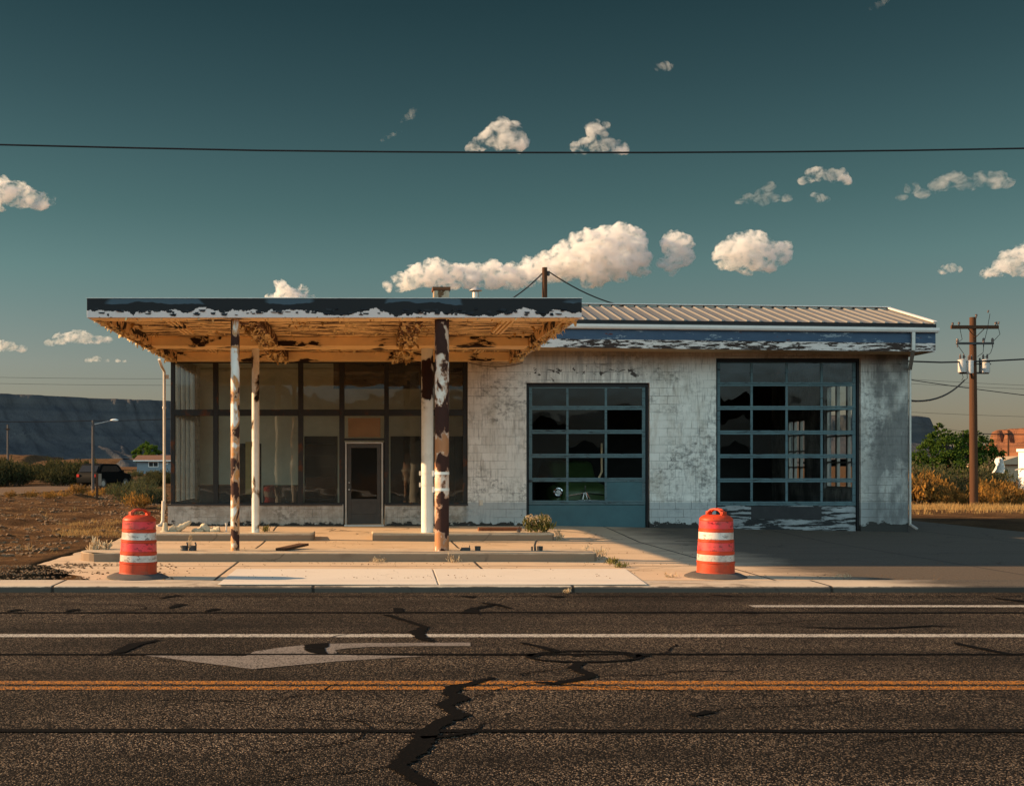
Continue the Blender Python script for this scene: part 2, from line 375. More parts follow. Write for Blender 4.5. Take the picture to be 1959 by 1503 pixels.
    M['eave'] = g.out(g.bsdf(g.mix(top, wh, bl), .7, g.bump(g.m2('ADD', g.step(fl,.505,.52), top), .4, .012)))
    # posts
    M['post_a'] = peel('white_post_paint_rusting', (.74,.72,.68), (.018,.012,.012), .455, (3.2,3.2,2.0), 5, .55, .4, (.62,.58,.52), (.06,.02,.012), use_obj=True, dirt=.3, halo=(.62,.26,.06), hw=.11,
                       bias=lambda g: nz(g, g.step(g.sep(g.obj())[2], 3.2, 0.2), -.02))
    M['post_b'] = peel('white_post_paint', (.74,.72,.66), (.02,.013,.012), .405, (2.5,2.5,1.5), 5, .55, .4, (.60,.56,.48), use_obj=True, halo=(.45,.30,.16), hw=.03)
    M['post_c'] = peel('bare_rust_post', (.70,.66,.60), (.022,.010,.009), .555, (3,3,2.1), 5, .55, .4, (.50,.26,.12), (.055,.02,.013), use_obj=True, halo=(.50,.20,.07), hw=.035, low=(2.35,(.46,.20,.085)),
        bias=lambda g: g.m2('ADD', nz(g, g.m2('SUBTRACT', 1.0, g.step(g.m2('ABSOLUTE', g.m2('SUBTRACT', g.sep(g.obj())[2], 1.2)), .16, .30)), .16), nz(g, g.m2('SUBTRACT', 1.0, g.step(g.sep(g.obj())[2], 1.9, 2.2)), .07)))
    M['post_d'] = peel('pale_post_paint', (.74,.75,.70), (.035,.014,.012), .43, (1.7,1.7,1.4), 4, .5, .3, (.66,.66,.60), use_obj=True)
    M['strap'] = plain('painted_steel_strap', (.70,.68,.62), .5, .2, 8)
    M['steel_dark'] = plain('dark_steel', (.045,.042,.04), .6, .5, 6, .0)
    M['rust'] = plain('rusted_steel', (.17,.065,.028), .85, .6, 9, bump=.3)
    # shopfront frame
    M['shop_frame'] = peel('dark_shopfront_frame', (.016,.016,.015), (.14,.05,.02), .37, (2.5,2.5,2.0), 6, .65, .2, (.03,.029,.027), soft=.05, bump=.15)
    M['alu'] = plain('dull_aluminium', (.34,.31,.27), .45, .35, 6, .6)
    M['alu_dark'] = plain('dull_dark_aluminium', (.05,.046,.041), .5, .4, 6, .2)
    M['door_blue'] = peel('blue_grey_door_paint', (.11,.19,.21), (.04,.045,.05), .40, (4,4,22), 7, .7, .3, (.075,.115,.135), soft=.05, bump=.2)
    M['door_panel'] = peel('blue_door_panel_paint', (.065,.155,.18), (.03,.045,.05), .30, (2,2,2), 6, .65, .1, (.045,.10,.12), soft=.08, bump=.1)
    M['door_flaked'] = peel('flaked_white_panel_paint', (.30,.32,.33), (.03,.032,.034), .50, (1.6,3,13), 7, .68, .4, (.17,.18,.19), bump=.4)
    M['bare_panel'] = plain('dark_weathered_board', (.03,.03,.032), .85, .5, (5))
    M['glass_shop'] = mat_glass('dusty_shop_glass', .13, (.30,.32,.29), refl=.06)
    M['glass_garage'] = mat_glass('grimy_garage_glass', .12, (.06,.085,.09), refl=.06, tint=(.75,.8,.8))
    M['glass_side'] = mat_glass('old_window_glass', .05, (.3,.3,.3), refl=.05, tint=(.92,.94,.94))
    M['inside_pale'] = plain('stained_olive_plaster', (.60,.60,.48), .9, .35, 1.2)
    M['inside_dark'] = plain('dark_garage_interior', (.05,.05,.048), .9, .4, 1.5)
    M['inside_floor'] = plain('dusty_floor', (.12,.10,.08), .9, .3, 2)
    M['shelf'] = plain('dark_shelf_wood', (.035,.03,.026), .8, .4, 5)
    M['curtain'] = plain('yellowed_curtain', (.50,.38,.15), .9, .35, 7)
    # metals and roof
    g = G('galvanised_roof_sheet')
    c = g.mix(g.noise((3,.5,1), 5, .65), (.20,.19,.175), (.30,.285,.265))
    c = g.mix(nz(g, g.step(g.noise((5,2,3), 5, .7), .62, .68), .5), c, (.28,.17,.10))
    M['roof_sheet'] = g.out(g.bsdf(c, .45, g.bump(g.noise(6.0,3), .06, .02), metal=.35))
    M['flat_roof'] = plain('tar_roofing', (.05,.05,.05), .9, .3, 3)
    M['gutter'] = plain('white_gutter', (.70,.66,.62), .5, .15, 4)
    M['trim_dark'] = plain('black_roof_trim', (.014,.014,.016), .6, .3, 4)
    M['pipe_white'] = plain('weathered_white_pipe', (.62,.55,.45), .6, .25, 5)
    M['soffit'] = plain('stained_soffit', (.55,.40,.24), .9, .35, 4)
    M['flake'] = plain('paint_flake', (.75,.50,.24), .8, .5, 9)
    M['brown_panel'] = plain('brown_transom_board', (.17,.095,.04), .6, .3, 3)
    M['bad_side'] = peel('flaked_edge_beam_paint', (.88,.60,.30), (.03,.015,.010), .49, (4,2.2,4), 7, .66, .9, (.5,.28,.10), soft=.012, bump=.6)
    M['glass_shop2'] = mat_glass('door_glass', .03, (.2,.18,.15), refl=.06)
    M['chimney'] = peel('flue_brick', (.55,.46,.34), (.20,.10,.045), .46, (5,5,3), 6, .6, .4, (.40,.22,.10))
    M['galv'] = plain('galvanised_metal', (.50,.47,.43), .45, .25, 6, .5)
    # posts & poles
    g = G('weathered_pole_wood')
    c = g.mix(g.noise((26,26,1.2), 5, .7), (.036,.015,.007), (.105,.045,.020))
    M['pole_wood'] = g.out(g.bsdf(c, .9, g.bump(g.noise((30,30,1.5),4), .4, .02)))
    M['plank'] = g.m
    M['plank2'] = plain('pale_stick_wood', (.48,.36,.22), .9, .3, 6)
    M['grey_post'] = plain('grey_steel_post', (.08,.065,.06), .7, .3, 4)
    M['transformer'] = plain('grey_transformer_paint', (.50,.48,.46), .5, .2, 3)
    M['porcelain'] = plain('brown_porcelain', (.10,.07,.06), .25, .3, 5)
    M['wire'] = plain('black_cable', (.012,.013,.015), .6, .2, 3)
    # drums
    def drum_plastic():
        g = G('orange_drum_plastic'); o = g.obj()
        c = g.mix(g.noise(4.0, 5, .65, 0, o), (.62,.050,.008), (.40,.036,.009))
        c = g.mix(nz(g, g.step(g.noise((14,14,4), 6, .72, 0, o), .54, .68), .6), c, (.16,.03,.014))
        rn = g.comb(nz(g, g.rnd(), 40.0), 0.0, nz(g, g.rnd(), 17.0))
        ov = g.node('ShaderNodeVectorMath', {'operation':'ADD'}); g.put(ov.inputs[0], o); g.put(ov.inputs[1], rn)
        c = g.mix(nz(g, g.step(g.noise((3,3,9), 6, .7, .4, ov.outputs[0]), .56, .70), .65), c, (.22,.10,.06))
        c = g.mix(nz(g, g.m2('SUBTRACT', 1.0, g.step(g.m2('ADD', g.sep(o)[2], nz(g, g.noise(6.0,4,.6,0,o), .25)), .18, .42)), .3), c, (.16,.07,.04))
        return g.out(g.bsdf(c, .5, g.bump(g.noise(5.0,2,.5,0,o), .15, .03), spec=.35))
    M['drum'] = drum_plastic()
    def sheeting(name, a, b):
        g = G(name); o = g.obj()
        c = g.mix(g.noise(3.0, 4, .6, 0, o), a, b)
        rn = g.comb(nz(g, g.rnd(), 31.0), nz(g, g.rnd(), 9.0), 0.0)
        ov = g.node('ShaderNodeVectorMath', {'operation':'ADD'}); g.put(ov.inputs[0], o); g.put(ov.inputs[1], rn)
        c = g.mix(nz(g, g.step(g.noise((9,9,16), 6, .72, 0, ov.outputs[0]), .535, .60), .85), c, tuple(x*.16 for x in a))
        c = g.mix(nz(g, g.step(g.noise((2.5,2.5,3), 5, .7, 0, ov.outputs[0]), .42, .66), .55), c, (.22,.13,.085))
        h = g.vor((70,70,70), vec=o)
        return g.out(g.bsdf(c, .32, g.bump(h, .12, .004), spec=.5))
    M['band_orange'] = sheeting('orange_retroreflective_sheeting', (.84,.045,.06), (.66,.05,.055))
    M['band_white'] = sheeting('white_retroreflective_sheeting', (.72,.66,.60), (.60,.54,.48))
    M['rubber'] = plain('dusty_rubber', (.075,.066,.06), .9, .45, 6, bump=.2)
    # nature
    M['leaf_tree'] = mat_leaf('broad_leaves', (.030,.058,.012), (.055,.095,.018), (.10,.15,.025))
    M['leaf_far'] = mat_leaf('far_leaves', (.05,.09,.015), (.08,.13,.02), (.12,.17,.03), .6)
    M['leaf_sage'] = mat_leaf('sagebrush_leaves', (.055,.065,.030), (.085,.088,.045), (.13,.11,.05), .9)
    M['leaf_dark'] = mat_leaf('dark_shrub_leaves', (.030,.034,.016), (.050,.052,.025), (.09,.075,.03), .5)
    M['leaf_gold'] = mat_leaf('dry_rabbitbrush', (.075,.055,.024), (.44,.225,.05), (.20,.10,.03), 1.1)
    M['straw'] = mat_leaf('dry_grass_blades', (.38,.24,.095), (.48,.32,.13), (.22,.12,.045), 2.5, .3)
    M['weed_green'] = mat_leaf('weed_leaves', (.10,.11,.03), (.16,.15,.05), (.30,.22,.09), 6, .3)
    M['weed_pale'] = mat_leaf('dry_seed_heads', (.50,.40,.26), (.58,.47,.32), (.34,.22,.10), 6, .3)
    M['bark'] = plain('grey_bark', (.10,.075,.055), .9, .4, 6, bump=.4)
    g = G('shale_cliff'); p = g.sep()
    wv = g.m2('ADD', nz(g, p[2], .045), nz(g, g.noise((.004,.004,.006), 4), .8))
    st = g.noise((.0008,.0008,1), 5, .6, 0, g.comb(p[0], p[1], wv))
    c = g.mix(g.step(st, .38, .62), (.048,.052,.059), (.088,.085,.084))
    c = g.mix(nz(g, g.step(g.noise((.02,.02,.012), 6, .7), .45, .7), .5), c, (.048,.050,.055))
    M['cliff'] = g.out(g.bsdf(c, .95, g.bump(g.noise((.03,.03,.02), 7, .7), .8, 8.0), spec=.05))
    g = G('red_rock'); p = g.sep()
    st = g.noise((.001,.001,.12), 5, .7)
    c = g.mix(g.step(st, .4, .6), (.10,.048,.030), (.21,.092,.05))
    M['redrock'] = g.out(g.bsdf(c, .95, g.bump(g.noise((.06,.06,.02), 6, .7), .9, 5.0), spec=.05))
    M['dark_hill'] = plain('dark_brush_slope', (.022,.022,.016), .95, .4, .2)
    M['blue_siding'] = plain('blue_grey_siding', (.16,.20,.23), .8, .2, 2)
    M['brown_roof'] = plain('brown_shingles', (.14,.07,.045), .9, .3, 3)
    M['white_paint'] = plain('white_paint', (.78,.76,.72), .6, .1, 3)
    M['shed_white'] = plain('white_stucco', (.82,.80,.77), .7, .06, 1.5)
    M['dark_glass'] = plain('dark_window', (.012,.014,.016), .25, .2, 2, spec=.25)
    M['car_black'] = plain('black_car_paint', (.005,.0055,.006), .6, .2, 2, spec=.05)
    M['car_green'] = plain('old_green_car_paint', (.05,.09,.03), .35, .4, 3, spec=.5)
    M['chrome'] = plain('chrome', (.62,.62,.62), .15, .1, 3, 1.0)
    M['tail_red'] = plain('red_lamp_lens', (.45,.03,.02), .3, .1, 3)
    M['tarp'] = plain('pale_canvas', (.62,.60,.56), .8, .2, 4)
    M['tan_wall'] = plain('tan_wall', (.33,.25,.17), .9, .2, 3)
    M['stone_pale'] = plain('pale_lichened_stone', (.46,.40,.29), .9, .5, 9, bump=.5)
    M['lamp_lens'] = plain('lamp_glass', (.75,.75,.72), .3, .1, 3)
YF = 28.95
def shear(mb, x0=5.25, k=.0115):
    for v in mb.v: v.z -= k*(v.x - x0)

def build_station():
    B = empty('service_station', (4.3, 33.0, 0), 'abandoned white block filling station with peeling canopy on four rusty posts', 'gas station')
    xl, xr, xm = fx(321), fx(1738), fx(895)
    Y0, Y1 = YF, YF+.2
    # ---------------- block walls
    w = MB()
    zb = -.35
    w.box(xl, fx(657), Y0, Y1, zb, fz(964))                     # knee walls under the shop windows
    w.box(fx(736), xm, Y0, Y1, zb, fz(964))
    w.box(xm, fx(1007), Y0, Y1, zb, 4.62)
    w.box(fx(1007), fx(1243), Y0, Y1, fz(732), 4.62)
    w.box(fx(1243), fx(1370), Y0, Y1, zb, 4.62)
    w.box(fx(1370), fx(1647), Y0, Y1, fz(685), 4.62)
    w.box(fx(1647), xr, Y0, Y1, zb, 4.62)
    w.build('wall', M['blocks'], B)
    # right side wall with two windows
    w = MB(); xi = xr-.2; YB = 38.2
    wins = ((31.55, 33.75, .85, 3.85), (35.3, 36.8, .95, 2.95))
    ys = [Y1, wins[0][0], wins[0][1], wins[1][0], wins[1][1], YB]
    for a, b in ((0,1),(2,3),(4,5)): w.box(xi, xr, ys[a], ys[b], zb, 4.45)
    for (a, b, z0, z1) in wins:
        w.box(xi, xr, a, b, zb, z0); w.box(xi, xr, a, b, z1, 4.45)
    w.build('wall', M['blocks'], B)
    for (a, b, z0, z1) in wins:
        fr = MB(); t = .06
        fr.box(xi+.05, xi+.12, a, a+t, z0, z1); fr.box(xi+.05, xi+.12, b-t, b, z0, z1)
        fr.box(xi+.05, xi+.12, a+t, b-t, z0, z0+t); fr.box(xi+.05, xi+.12, a+t, b-t, z1-t, z1)
        nn = 3
        for k in range(1, nn):
            yy = a + (b-a)*k/nn; fr.box(xi+.04, xi+.13, yy-.06, yy+.06, z0+t, z1-t)
        for k in range(1, 4):
            zz = z0 + (z1-z0)*k/4; fr.box(xi+.06, xi+.11, a+t, b-t, zz-.022, zz+.022)
        o = fr.build('window', M['alu'], B)
        gl = MB(); gl.quad((xi+.085,a,z0),(xi+.085,b,z0),(xi+.085,b,z1),(xi+.085,a,z1))
        gl.build('pane', M['glass_side'], o)
    w = MB(); w.box(xl, 3.86, YB, YB+.2, zb, 4.36); w.box(3.86, xr, YB, YB+.2, zb, 4.585); w.build('wall', M['blocks'], B)      # rear wall
    # left side: knee wall, glazed front part, solid rear part
    w = MB(); w.box(xl, xl+.2, Y1, 32.6, zb, fz(964)); w.box(xl, xl+.2, 32.6, YB, zb, 4.36)
    w.build('wall', M['blocks'], B)
    fr = MB(); z0, z1 = fz(964), 4.12
    for yy in (29.95, 30.75, 31.55, 32.5): fr.box(xl+.06, xl+.16, yy-.05, yy+.05, z0, z1)
    for (a, b) in ((29.15,29.9),(30.0,30.7),(30.8,31.5),(31.6,32.45)):
        fr.box(xl+.07, xl+.15, a, b, fz(795), fz(782)); fr.box(xl+.07, xl+.15, a, b, z0, z0+.05)
    fr.box(xl+.04, xl+.18, Y1, 32.6, z1, 4.36)
    o = fr.build('side_window', M['alu'], B)
    gl = MB(); gl.quad((xl+.11,Y1,z0),(xl+.11,32.6,z0),(xl+.11,32.6,z1),(xl+.11,Y1,z1)); gl.build('pane', M['glass_shop'], o)
    # ---------------- floors, inner walls
    f = MB(); f.box(xl+.2, 2.95, Y1, YB, -.2, .02); f.box(3.15, xi, Y1, YB, -.3, -.12); f.build('floor', M['inside_floor'], B)
    w = MB(); YI = 33.2
    def bx(px): return (px-700)*YI/F
    dz = lambda py: H-(py-890)*YI/F
    w.box(xl+.2, bx(458), YI, YI+.12, .02, 4.3); w.box(bx(500), bx(582), YI, YI+.12, .02, 4.3)
    w.box(bx(646), bx(658), YI, YI+.12, .02, 4.3); w.box(bx(736), bx(747), YI, YI+.12, .02, 4.3); w.box(bx(658), bx(736), YI, YI+.12, dz(846), 4.3); w.box(bx(886), 2.95, YI, YI+.12, .02, 4.3)
    w.box(bx(458), bx(500), YI, YI+.12, dz(848), 4.3); w.box(bx(582), bx(646), YI, YI+.12, dz(834), 4.3); w.box(bx(747), bx(886), YI, YI+.12, dz(834), 4.3)
    w.build('interior_wall', M['inside_pale'], B)
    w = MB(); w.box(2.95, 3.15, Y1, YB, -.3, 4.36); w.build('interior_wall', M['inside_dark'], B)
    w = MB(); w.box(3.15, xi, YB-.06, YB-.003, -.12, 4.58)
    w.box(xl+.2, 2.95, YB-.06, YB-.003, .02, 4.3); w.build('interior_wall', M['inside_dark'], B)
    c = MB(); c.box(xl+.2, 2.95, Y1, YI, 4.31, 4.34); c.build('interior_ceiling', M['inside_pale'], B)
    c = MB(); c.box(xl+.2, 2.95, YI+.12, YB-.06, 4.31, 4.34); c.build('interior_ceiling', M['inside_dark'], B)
    d = MB(); d.box(fx(637), fx(889), Y1+.25, Y1+.33, fz(741), 4.31); d.build('dark_panel', M['trim_dark'], B)  # dark panel behind the upper right shop panes
    d = MB(); d.box(bx(470), bx(484), YI-.06, YI-.02, dz(945), dz(845)); 
    d.build('curtain', M['curtain'], B)
    # ---------------- shop window frame
    fr = MB(); ya, yb = Y0+.03, Y0+.13
    z0, z1 = fz(964), fz(692)
    zt, zm = fz(795), fz(783)
    verts = [(326,334),(407,417),(570,580),(649,659),(735,744),(805,814),(886,895)]
    for a, b in verts:
        if a == 649: fr.box(fx(a), fx(b), ya, yb, -.02, z1)
        elif a == 735: fr.box(fx(a), fx(b), ya, yb, z0, z1)
        else: fr.box(fx(a), fx(b), ya, yb, z0, z1)
    for (a, b), (c, d) in zip(verts[:-1], verts[1:]):
        fr.box(fx(b), fx(c), ya-.012, yb-.02, zt, zm)
        if a != 649: fr.box(fx(b), fx(c), ya, yb, z0, z0+.035)
        fr.box(fx(b), fx(c), ya, yb, z1-.03, z1)
    fr.box(fx(659), fx(735), ya, yb, fz(842), fz(838))
    o = fr.build('shop_window', M['shop_frame'], B, bevel=.006)
    s = MB(); s.box(fx(321)-.03, fx(655), Y0-.05, Y0+.03, z0-.035, z0+.004); s.box(fx(737), fx(895), Y0-.05, Y0+.03, z0-.035, z0+.004)
    s.build('window_sill', M['steel_dark'], o, bevel=.006)
    gl = MB(); yg = Y0+.085
    for (a, b), (c, d) in zip(verts[:-1], verts[1:]):
        gl.quad((fx(b),yg,zm),(fx(c),yg,zm),(fx(c),yg,z1-.03),(fx(b),yg,z1-.03))
        if a != 649: gl.quad((fx(b),yg,z0+.035),(fx(c),yg,z0+.035),(fx(c),yg,zt),(fx(b),yg,zt))
    gl.build('pane', M['glass_shop'], o)
    tr = MB(); tr.box(fx(666), fx(728), Y0+.07, Y0+.085, fz(836), fz(799)); tr.build('transom_panel', M['brown_panel'], o)
    # ---------------- door
    D = MB(); a, b = fx(660), fx(733)
    zt_ = fz(845)
    D.box(a, a+.045, Y0-.01, Y0+.12, .0, zt_); D.box(b-.045, b, Y0-.01, Y0+.12, .0, zt_); D.box(a+.045, b-.045, Y0-.01, Y0+.12, zt_-.045, zt_)
    door = D.build('door', M['alu'], B, bevel=.005)
    L = MB(); yd = Y0+.02
    L.box(a+.055, a+.155, yd, yd+.05, .03, zt_-.055); L.box(b-.155, b-.055, yd, yd+.05, .03, zt_-.055)
    L.box(a+.155, b-.155, yd, yd+.05, zt_-.15, zt_-.055); L.box(a+.155, b-.155, yd, yd+.05, fz(961), fz(954))
    L.box(a+.155, b-.155, yd+.012, yd+.04, fz(983), fz(961)); L.box(a+.155, b-.155, yd, yd+.05, .03, fz(983))
    L.build('door_leaf', M['alu_dark'], door, bevel=.004)
    L = MB(); L.quad((a+.15,yd+.03,fz(955)),(b-.15,yd+.03,fz(955)),(b-.15,yd+.03,zt_-.14),(a+.15,yd+.03,zt_-.14)); L.build('pane', M['glass_shop2'], door)
    L = MB()
    L.cyl((a+.105,yd-.001,fz(923)),(a+.105,yd-.03,fz(923)),.024,.02,12); L.build('lock', M['chrome'], door, smooth=True); L = MB()
    L.cyl((a+.105,yd-.001,fz(936)),(a+.105,yd-.045,fz(936)),.022,.018,12); L.cyl((a+.105,yd-.04,fz(936)),(a+.105,yd-.07,fz(936)),.03,.024,12)
    L.build('handle', M['chrome'], door, smooth=True)
    L = MB(); L.box(a-.02, b+.02, Y0-.10, Y0+.2, -.02, .018); L.build('threshold', M['gutter'], door)
    # ---------------- garage doors
    def garage_door(l, r, top, bot, rows, cols, panel_top, seed, broken, opaque, pmat):
        rng = random.Random(seed)
        yd = Y0+.13
        fm = MB()
        # dark reveal frame
        G0 = MB(); t = .06
        G0.box(fx(l)+.002, fx(l)+t, Y0+.09, Y0+.2, fz(bot), fz(top)-.002); G0.box(fx(r)-t, fx(r)-.002, Y0+.09, Y0+.2, fz(bot), fz(top)-.002)
        G0.box(fx(l)+t, fx(r)-t, Y0+.09, Y0+.2, fz(top)-t*1.6, fz(top)-.002)
        gd = G0.build('garage_door', M['trim_dark'], B)
        st, rt = .065, .06
        xs = [fx(c) for c in cols]; zs = [fz(q) for q in rows]
        for i, zz in enumerate(zs):                       # rails, each split into two leaves
            fm.box(xs[0], xs[-1], yd-.02, yd+.03, zz-.052, zz-.003); fm.box(xs[0], xs[-1], yd-.02, yd+.03, zz+.003, zz+.05)
        for i in range(len(zs)-1):
            for j, x in enumerate(xs):
                wd = .085 if j in (0, len(xs)-1) else .06
                xa = x if j == 0 else (x-wd if j == len(xs)-1 else x-wd/2)
                fm.box(xa, xa+wd, yd-.013, yd+.024, zs[i+1]+.05, zs[i]-.052)
                for q in (.1, .9):
                    zc = zs[i+1]+.05 + (zs[i]-zs[i+1]-.1)*q
        fm.build('frame', M['door_blue'], gd, bevel=.004)
        gl = MB()
        for i in range(len(zs)-1):
            for j in range(len(xs)-1):
                xa, xb, za, zb_ = xs[j]+.01, xs[j+1]-.01, zs[i+1]+.04, zs[i]-.04
                if (i, j) in opaque:
                    pb = MB(); pb.box(xs[j]+.031, xs[j+1]-.031, yd-.006, yd+.006, zs[i+1]+.051, zs[i]-.053); pb.build('blanking_panel', M['door_panel'], gd); continue
                if (i, j) in broken:
                    kind = broken[(i, j)]
                    if kind == 'gone': continue
                    # shards left standing along two edges
                    n = 9
                    pts = []
                    for k in range(n+1):
                        u = k/n; edge = .25+.45*abs(math.sin(u*3.1+seed+i*2+j)) + rng.uniform(-.10,.10)
                        pts.append((xa+(xb-xa)*u, edge))
                    up = kind == 'top'
                    for k in range(n):
                        (x1,e1),(x2,e2) = pts[k], pts[k+1]
                        if up: gl.quad((x1,yd+.005,zb_-(zb_-za)*e1),(x2,yd+.005,zb_-(zb_-za)*e2),(x2,yd+.005,zb_),(x1,yd+.005,zb_))
                        else: gl.quad((x1,yd+.005,za),(x2,yd+.005,za),(x2,yd+.005,za+(zb_-za)*e2),(x1,yd+.005,za+(zb_-za)*e1))
                    continue
                tl = rng.uniform(-.004,.004)
                gl.quad((xa,yd+.005+tl,za),(xb,yd+.005-tl,za),(xb,yd+.005-tl,zb_),(xa,yd+.005+tl,zb_))
        gl.build('pane', M['glass_garage'], gd)
        return gd, yd, xs, zs
    gd, yd, xs, zs = garage_door(1007, 1243, 732, 1008, (738,779.5,825.4,871.4,917.4,961), (1013,1087,1161,1237), 961, 3,
        {(1,0):'top',(1,2):'gone',(2,1):'top',(2,2):'gone',(3,1):'gone',(3,2):'gone',(4,1):'gone',(4,0):'gone'}, {(4,2)}, None)
    p = MB(); p.box(xs[0], xs[-1], yd-.01, yd+.02, fz(1009), fz(966)); p.build('bottom_panel', M['door_panel'], gd, bevel=.004)
    gd, yd, xs, zs = garage_door(1370, 1647, 685, 1014, (690,734,779.6,826.7,872,918.4,963), (1374,1441,1508.3,1575.6,1641), 963, 8,
        {(1,0):'top',(1,1):'gone',(2,0):'low',(2,1):'gone',(2,2):'gone',(3,0):'top',(4,0):'gone',(4,1):'gone',(4,2):'gone',(5,0):'gone',(5,1):'gone',(5,2):'gone',(5,3):'gone',(3,3):'gone',(4,3):'gone',(2,3):'low'}, set(), None)
    p = MB(); p.box(xs[0], xs[-1], yd-.012, yd+.02, fz(1016), fz(967)); p.build('bottom_panel', M['door_flaked'], gd, bevel=.004)
    p = MB(); p.box(fx(1440), fx(1575), yd-.022, yd-.014, fz(993), fz(969)); p.build('patch_board', M['bare_panel'], gd)
    # ---------------- garage roof
    GX0, GX1 = 3.86, 13.87
    ye, yr = 28.0, 30.5
    ze, zr = 5.06, 5.745
    R = MB()
    R.add([(GX0,ye-.06,ze-.012),(GX1,ye-.06,ze-.012),(GX1,yr,zr),(GX0,yr,zr),(GX0,YB+.6,4.62),(GX1,YB+.6,4.62)], [(0,1,2,3),(3,2,5,4)])
    gw = MB(); gw.prism([(YF,4.3),(YB,4.3),(YB,4.70),(yr,zr),(YF,5.325)], 'x', GX0+.01, GX0+.12); gw.build('wall', M['blocks'], B)
    slope = (zr-ze)/(yr-ye)
    n = int((GX1-GX0)/.305)
    for k in range(n+1):                                 # standing ribs
        x = GX1 - .02 - k*.305
        for (ya_, za_, yb_, zb_) in ((ye-.062, ze-.012, yr, zr), (yr, zr, YB+.6, 4.62)):
            R.add([(x-.032,ya_,za_+.002),(x-.012,ya_,za_+.034),(x+.012,ya_,za_+.034),(x+.032,ya_,za_+.002),
                   (x-.032,yb_,zb_+.002),(x-.012,yb_,zb_+.034),(x+.012,yb_,zb_+.034),(x+.032,yb_,zb_+.002)], [(0,1,5,4),(1,2,6,5),(2,3,7,6),(3,2,1,0),(4,5,6,7)])
    shear(R)
    roof = R.build('metal_roof', M['roof_sheet'], B, fixn=False)
    c = MB()
    c.bar((GX1-.03,ye-.05,ze+.035),(GX1-.03,yr,zr+.045),.10,.03); c.bar((GX0,yr,zr+.05),(GX1,yr,zr+.05),.22,.025)
    shear(c); c.build('ridge_cap', M['gutter'], roof)
    c = MB(); c.box(GX0, GX1+.004, ye-.03, ye+.03, 4.955, ze-.02)
    c.prism([(ye+.03,4.86),(yr,4.86),(YB+.6,4.4),(YB+.6,4.60),(yr,zr-.02),(ye+.03,ze-.02)], 'x', GX1-.03, GX1+.004)     # gable end
    shear(c); c.build('gable_board', M['trim_dark'], roof)
    e = MB(); e.box(GX0, GX1, ye, ye+.05, 4.375, 4.955); e.box(GX1-.05, GX1, ye+.05, YB+.5, 4.375, 4.86)
    shear(e); e.build('eave_board', M['eave'], B)
    e = MB(); e.box(GX0, GX1-.052, ye+.052, YF-.002, 4.385, 4.41); e.box(xr+.002, GX1-.052, YF-.002, YB, 4.385, 4.41)
    shear(e); e.build('soffit', M['soffit'], B)
    gt = MB()
    prof = [(ye-.003,4.83),(ye-.09,4.84),(ye-.115,4.885),(ye-.115,4.945),(ye-.10,4.945),(ye-.10,4.89),(ye-.08,4.855),(ye-.003,4.85)]
    gt.prism(prof, 'x', GX0, GX1+.04); shear(gt); gt.build('gutter', M['gutter'], B)
    dp = MB()
    gx = 13.30
    dp.bar((gx,ye-.055,4.75),(gx,ye-.055,4.30),.085,.06); dp.bar((gx,ye-.055,4.32),(13.685,YF-.03,3.93),.085,.06); dp.bar((13.685,YF-.03,3.97),(13.685,YF-.03,.0),.05,.05)
    dp.bar((13.685,YF-.03,.03),(13.78,YF-.22,-.08),.05,.05)
    dp.build('downspout', M['galv'], B, bevel=.008)
    # ---------------- flat office roof with flues
    f = MB(); f.box(xl-.05, GX0-.01, YF, YB+.2, 4.37, 4.455); f.build('roof', M['flat_roof'], B)
    s = at(843, 571, 30)
    ch = MB(); ch.box(1.76, 2.16, 29.8, 30.2, 4.45, 6.05); ch.build('chimney', M['chimney'], B, bevel=.01)
    ch = MB(); ch.box(1.73, 2.19, 29.77, 30.23, 6.05, 6.13); ch.build('chimney_cap', M['rust'], B)
    v = MB(); c0 = at(910, 571, 30); v.lathe((c0.x,30,0), [(.085,4.45),(.085,6.02)], 16); v.lathe((c0.x,30,0), [(.17,6.06),(.165,6.075),(.02,6.17)], 16)
    for k in range(3):
        a = k*2.1+.4; v.cyl((c0.x+.075*math.cos(a),30+.075*math.sin(a),6.0),(c0.x+.075*math.cos(a),30+.075*math.sin(a),6.08),.012,None,6)
    v.build('vent_pipe', M['galv'], B, smooth=True)
    # left downspout at canopy corner
    p = at(316, 700, YF-.1)
    dp = MB()
    X = fx(315.5)
    dp.tube([(X-.05,YF-.55,4.13),(X-.02,YF-.4,3.98),(X,YF-.09,3.86),(X,YF-.09,.40)], .036, 10)
    dp.tube([(X-.02,YF-.10,.62),(X-.03,YF-.12,.12),(X-.07,YF-.16,.02),(X-.15,YF-.26,-.02)], [.046,.046,.048,.05], 10)
    dp.cyl((X,YF-.09,fz(782)),(X,YF-.09,fz(778)),.05,None,10); dp.bar((X,YF-.09,fz(721)),(xl+.02,YF-.02,fz(721)),.04,.10)
    dp.build('downspout', M['pipe_white'], B, smooth=True)

    # ---------------- canopy
    cx0, cx1, cy0 = -4.95, 3.83, 20.4
    zl, zc, zt = 4.12, 4.335, 4.47
    K = MB(); K.box(cx0+.06, cx1-.06, cy0+.06, YF-.01, zc+.03, zt-.012); can = K.build('canopy', M['flat_roof'], B)
    c = MB(); c.box(cx0+.06, cx1-.06, cy0+.06, YF-.01, zc, zc+.026); c.build('ceiling', M['ceiling'], can)
    f = MB(); f.box(cx0, cx1, cy0, cy0+.055, zl+.01, zt); f.build('fascia', M['fascia'], can, bevel=.004)
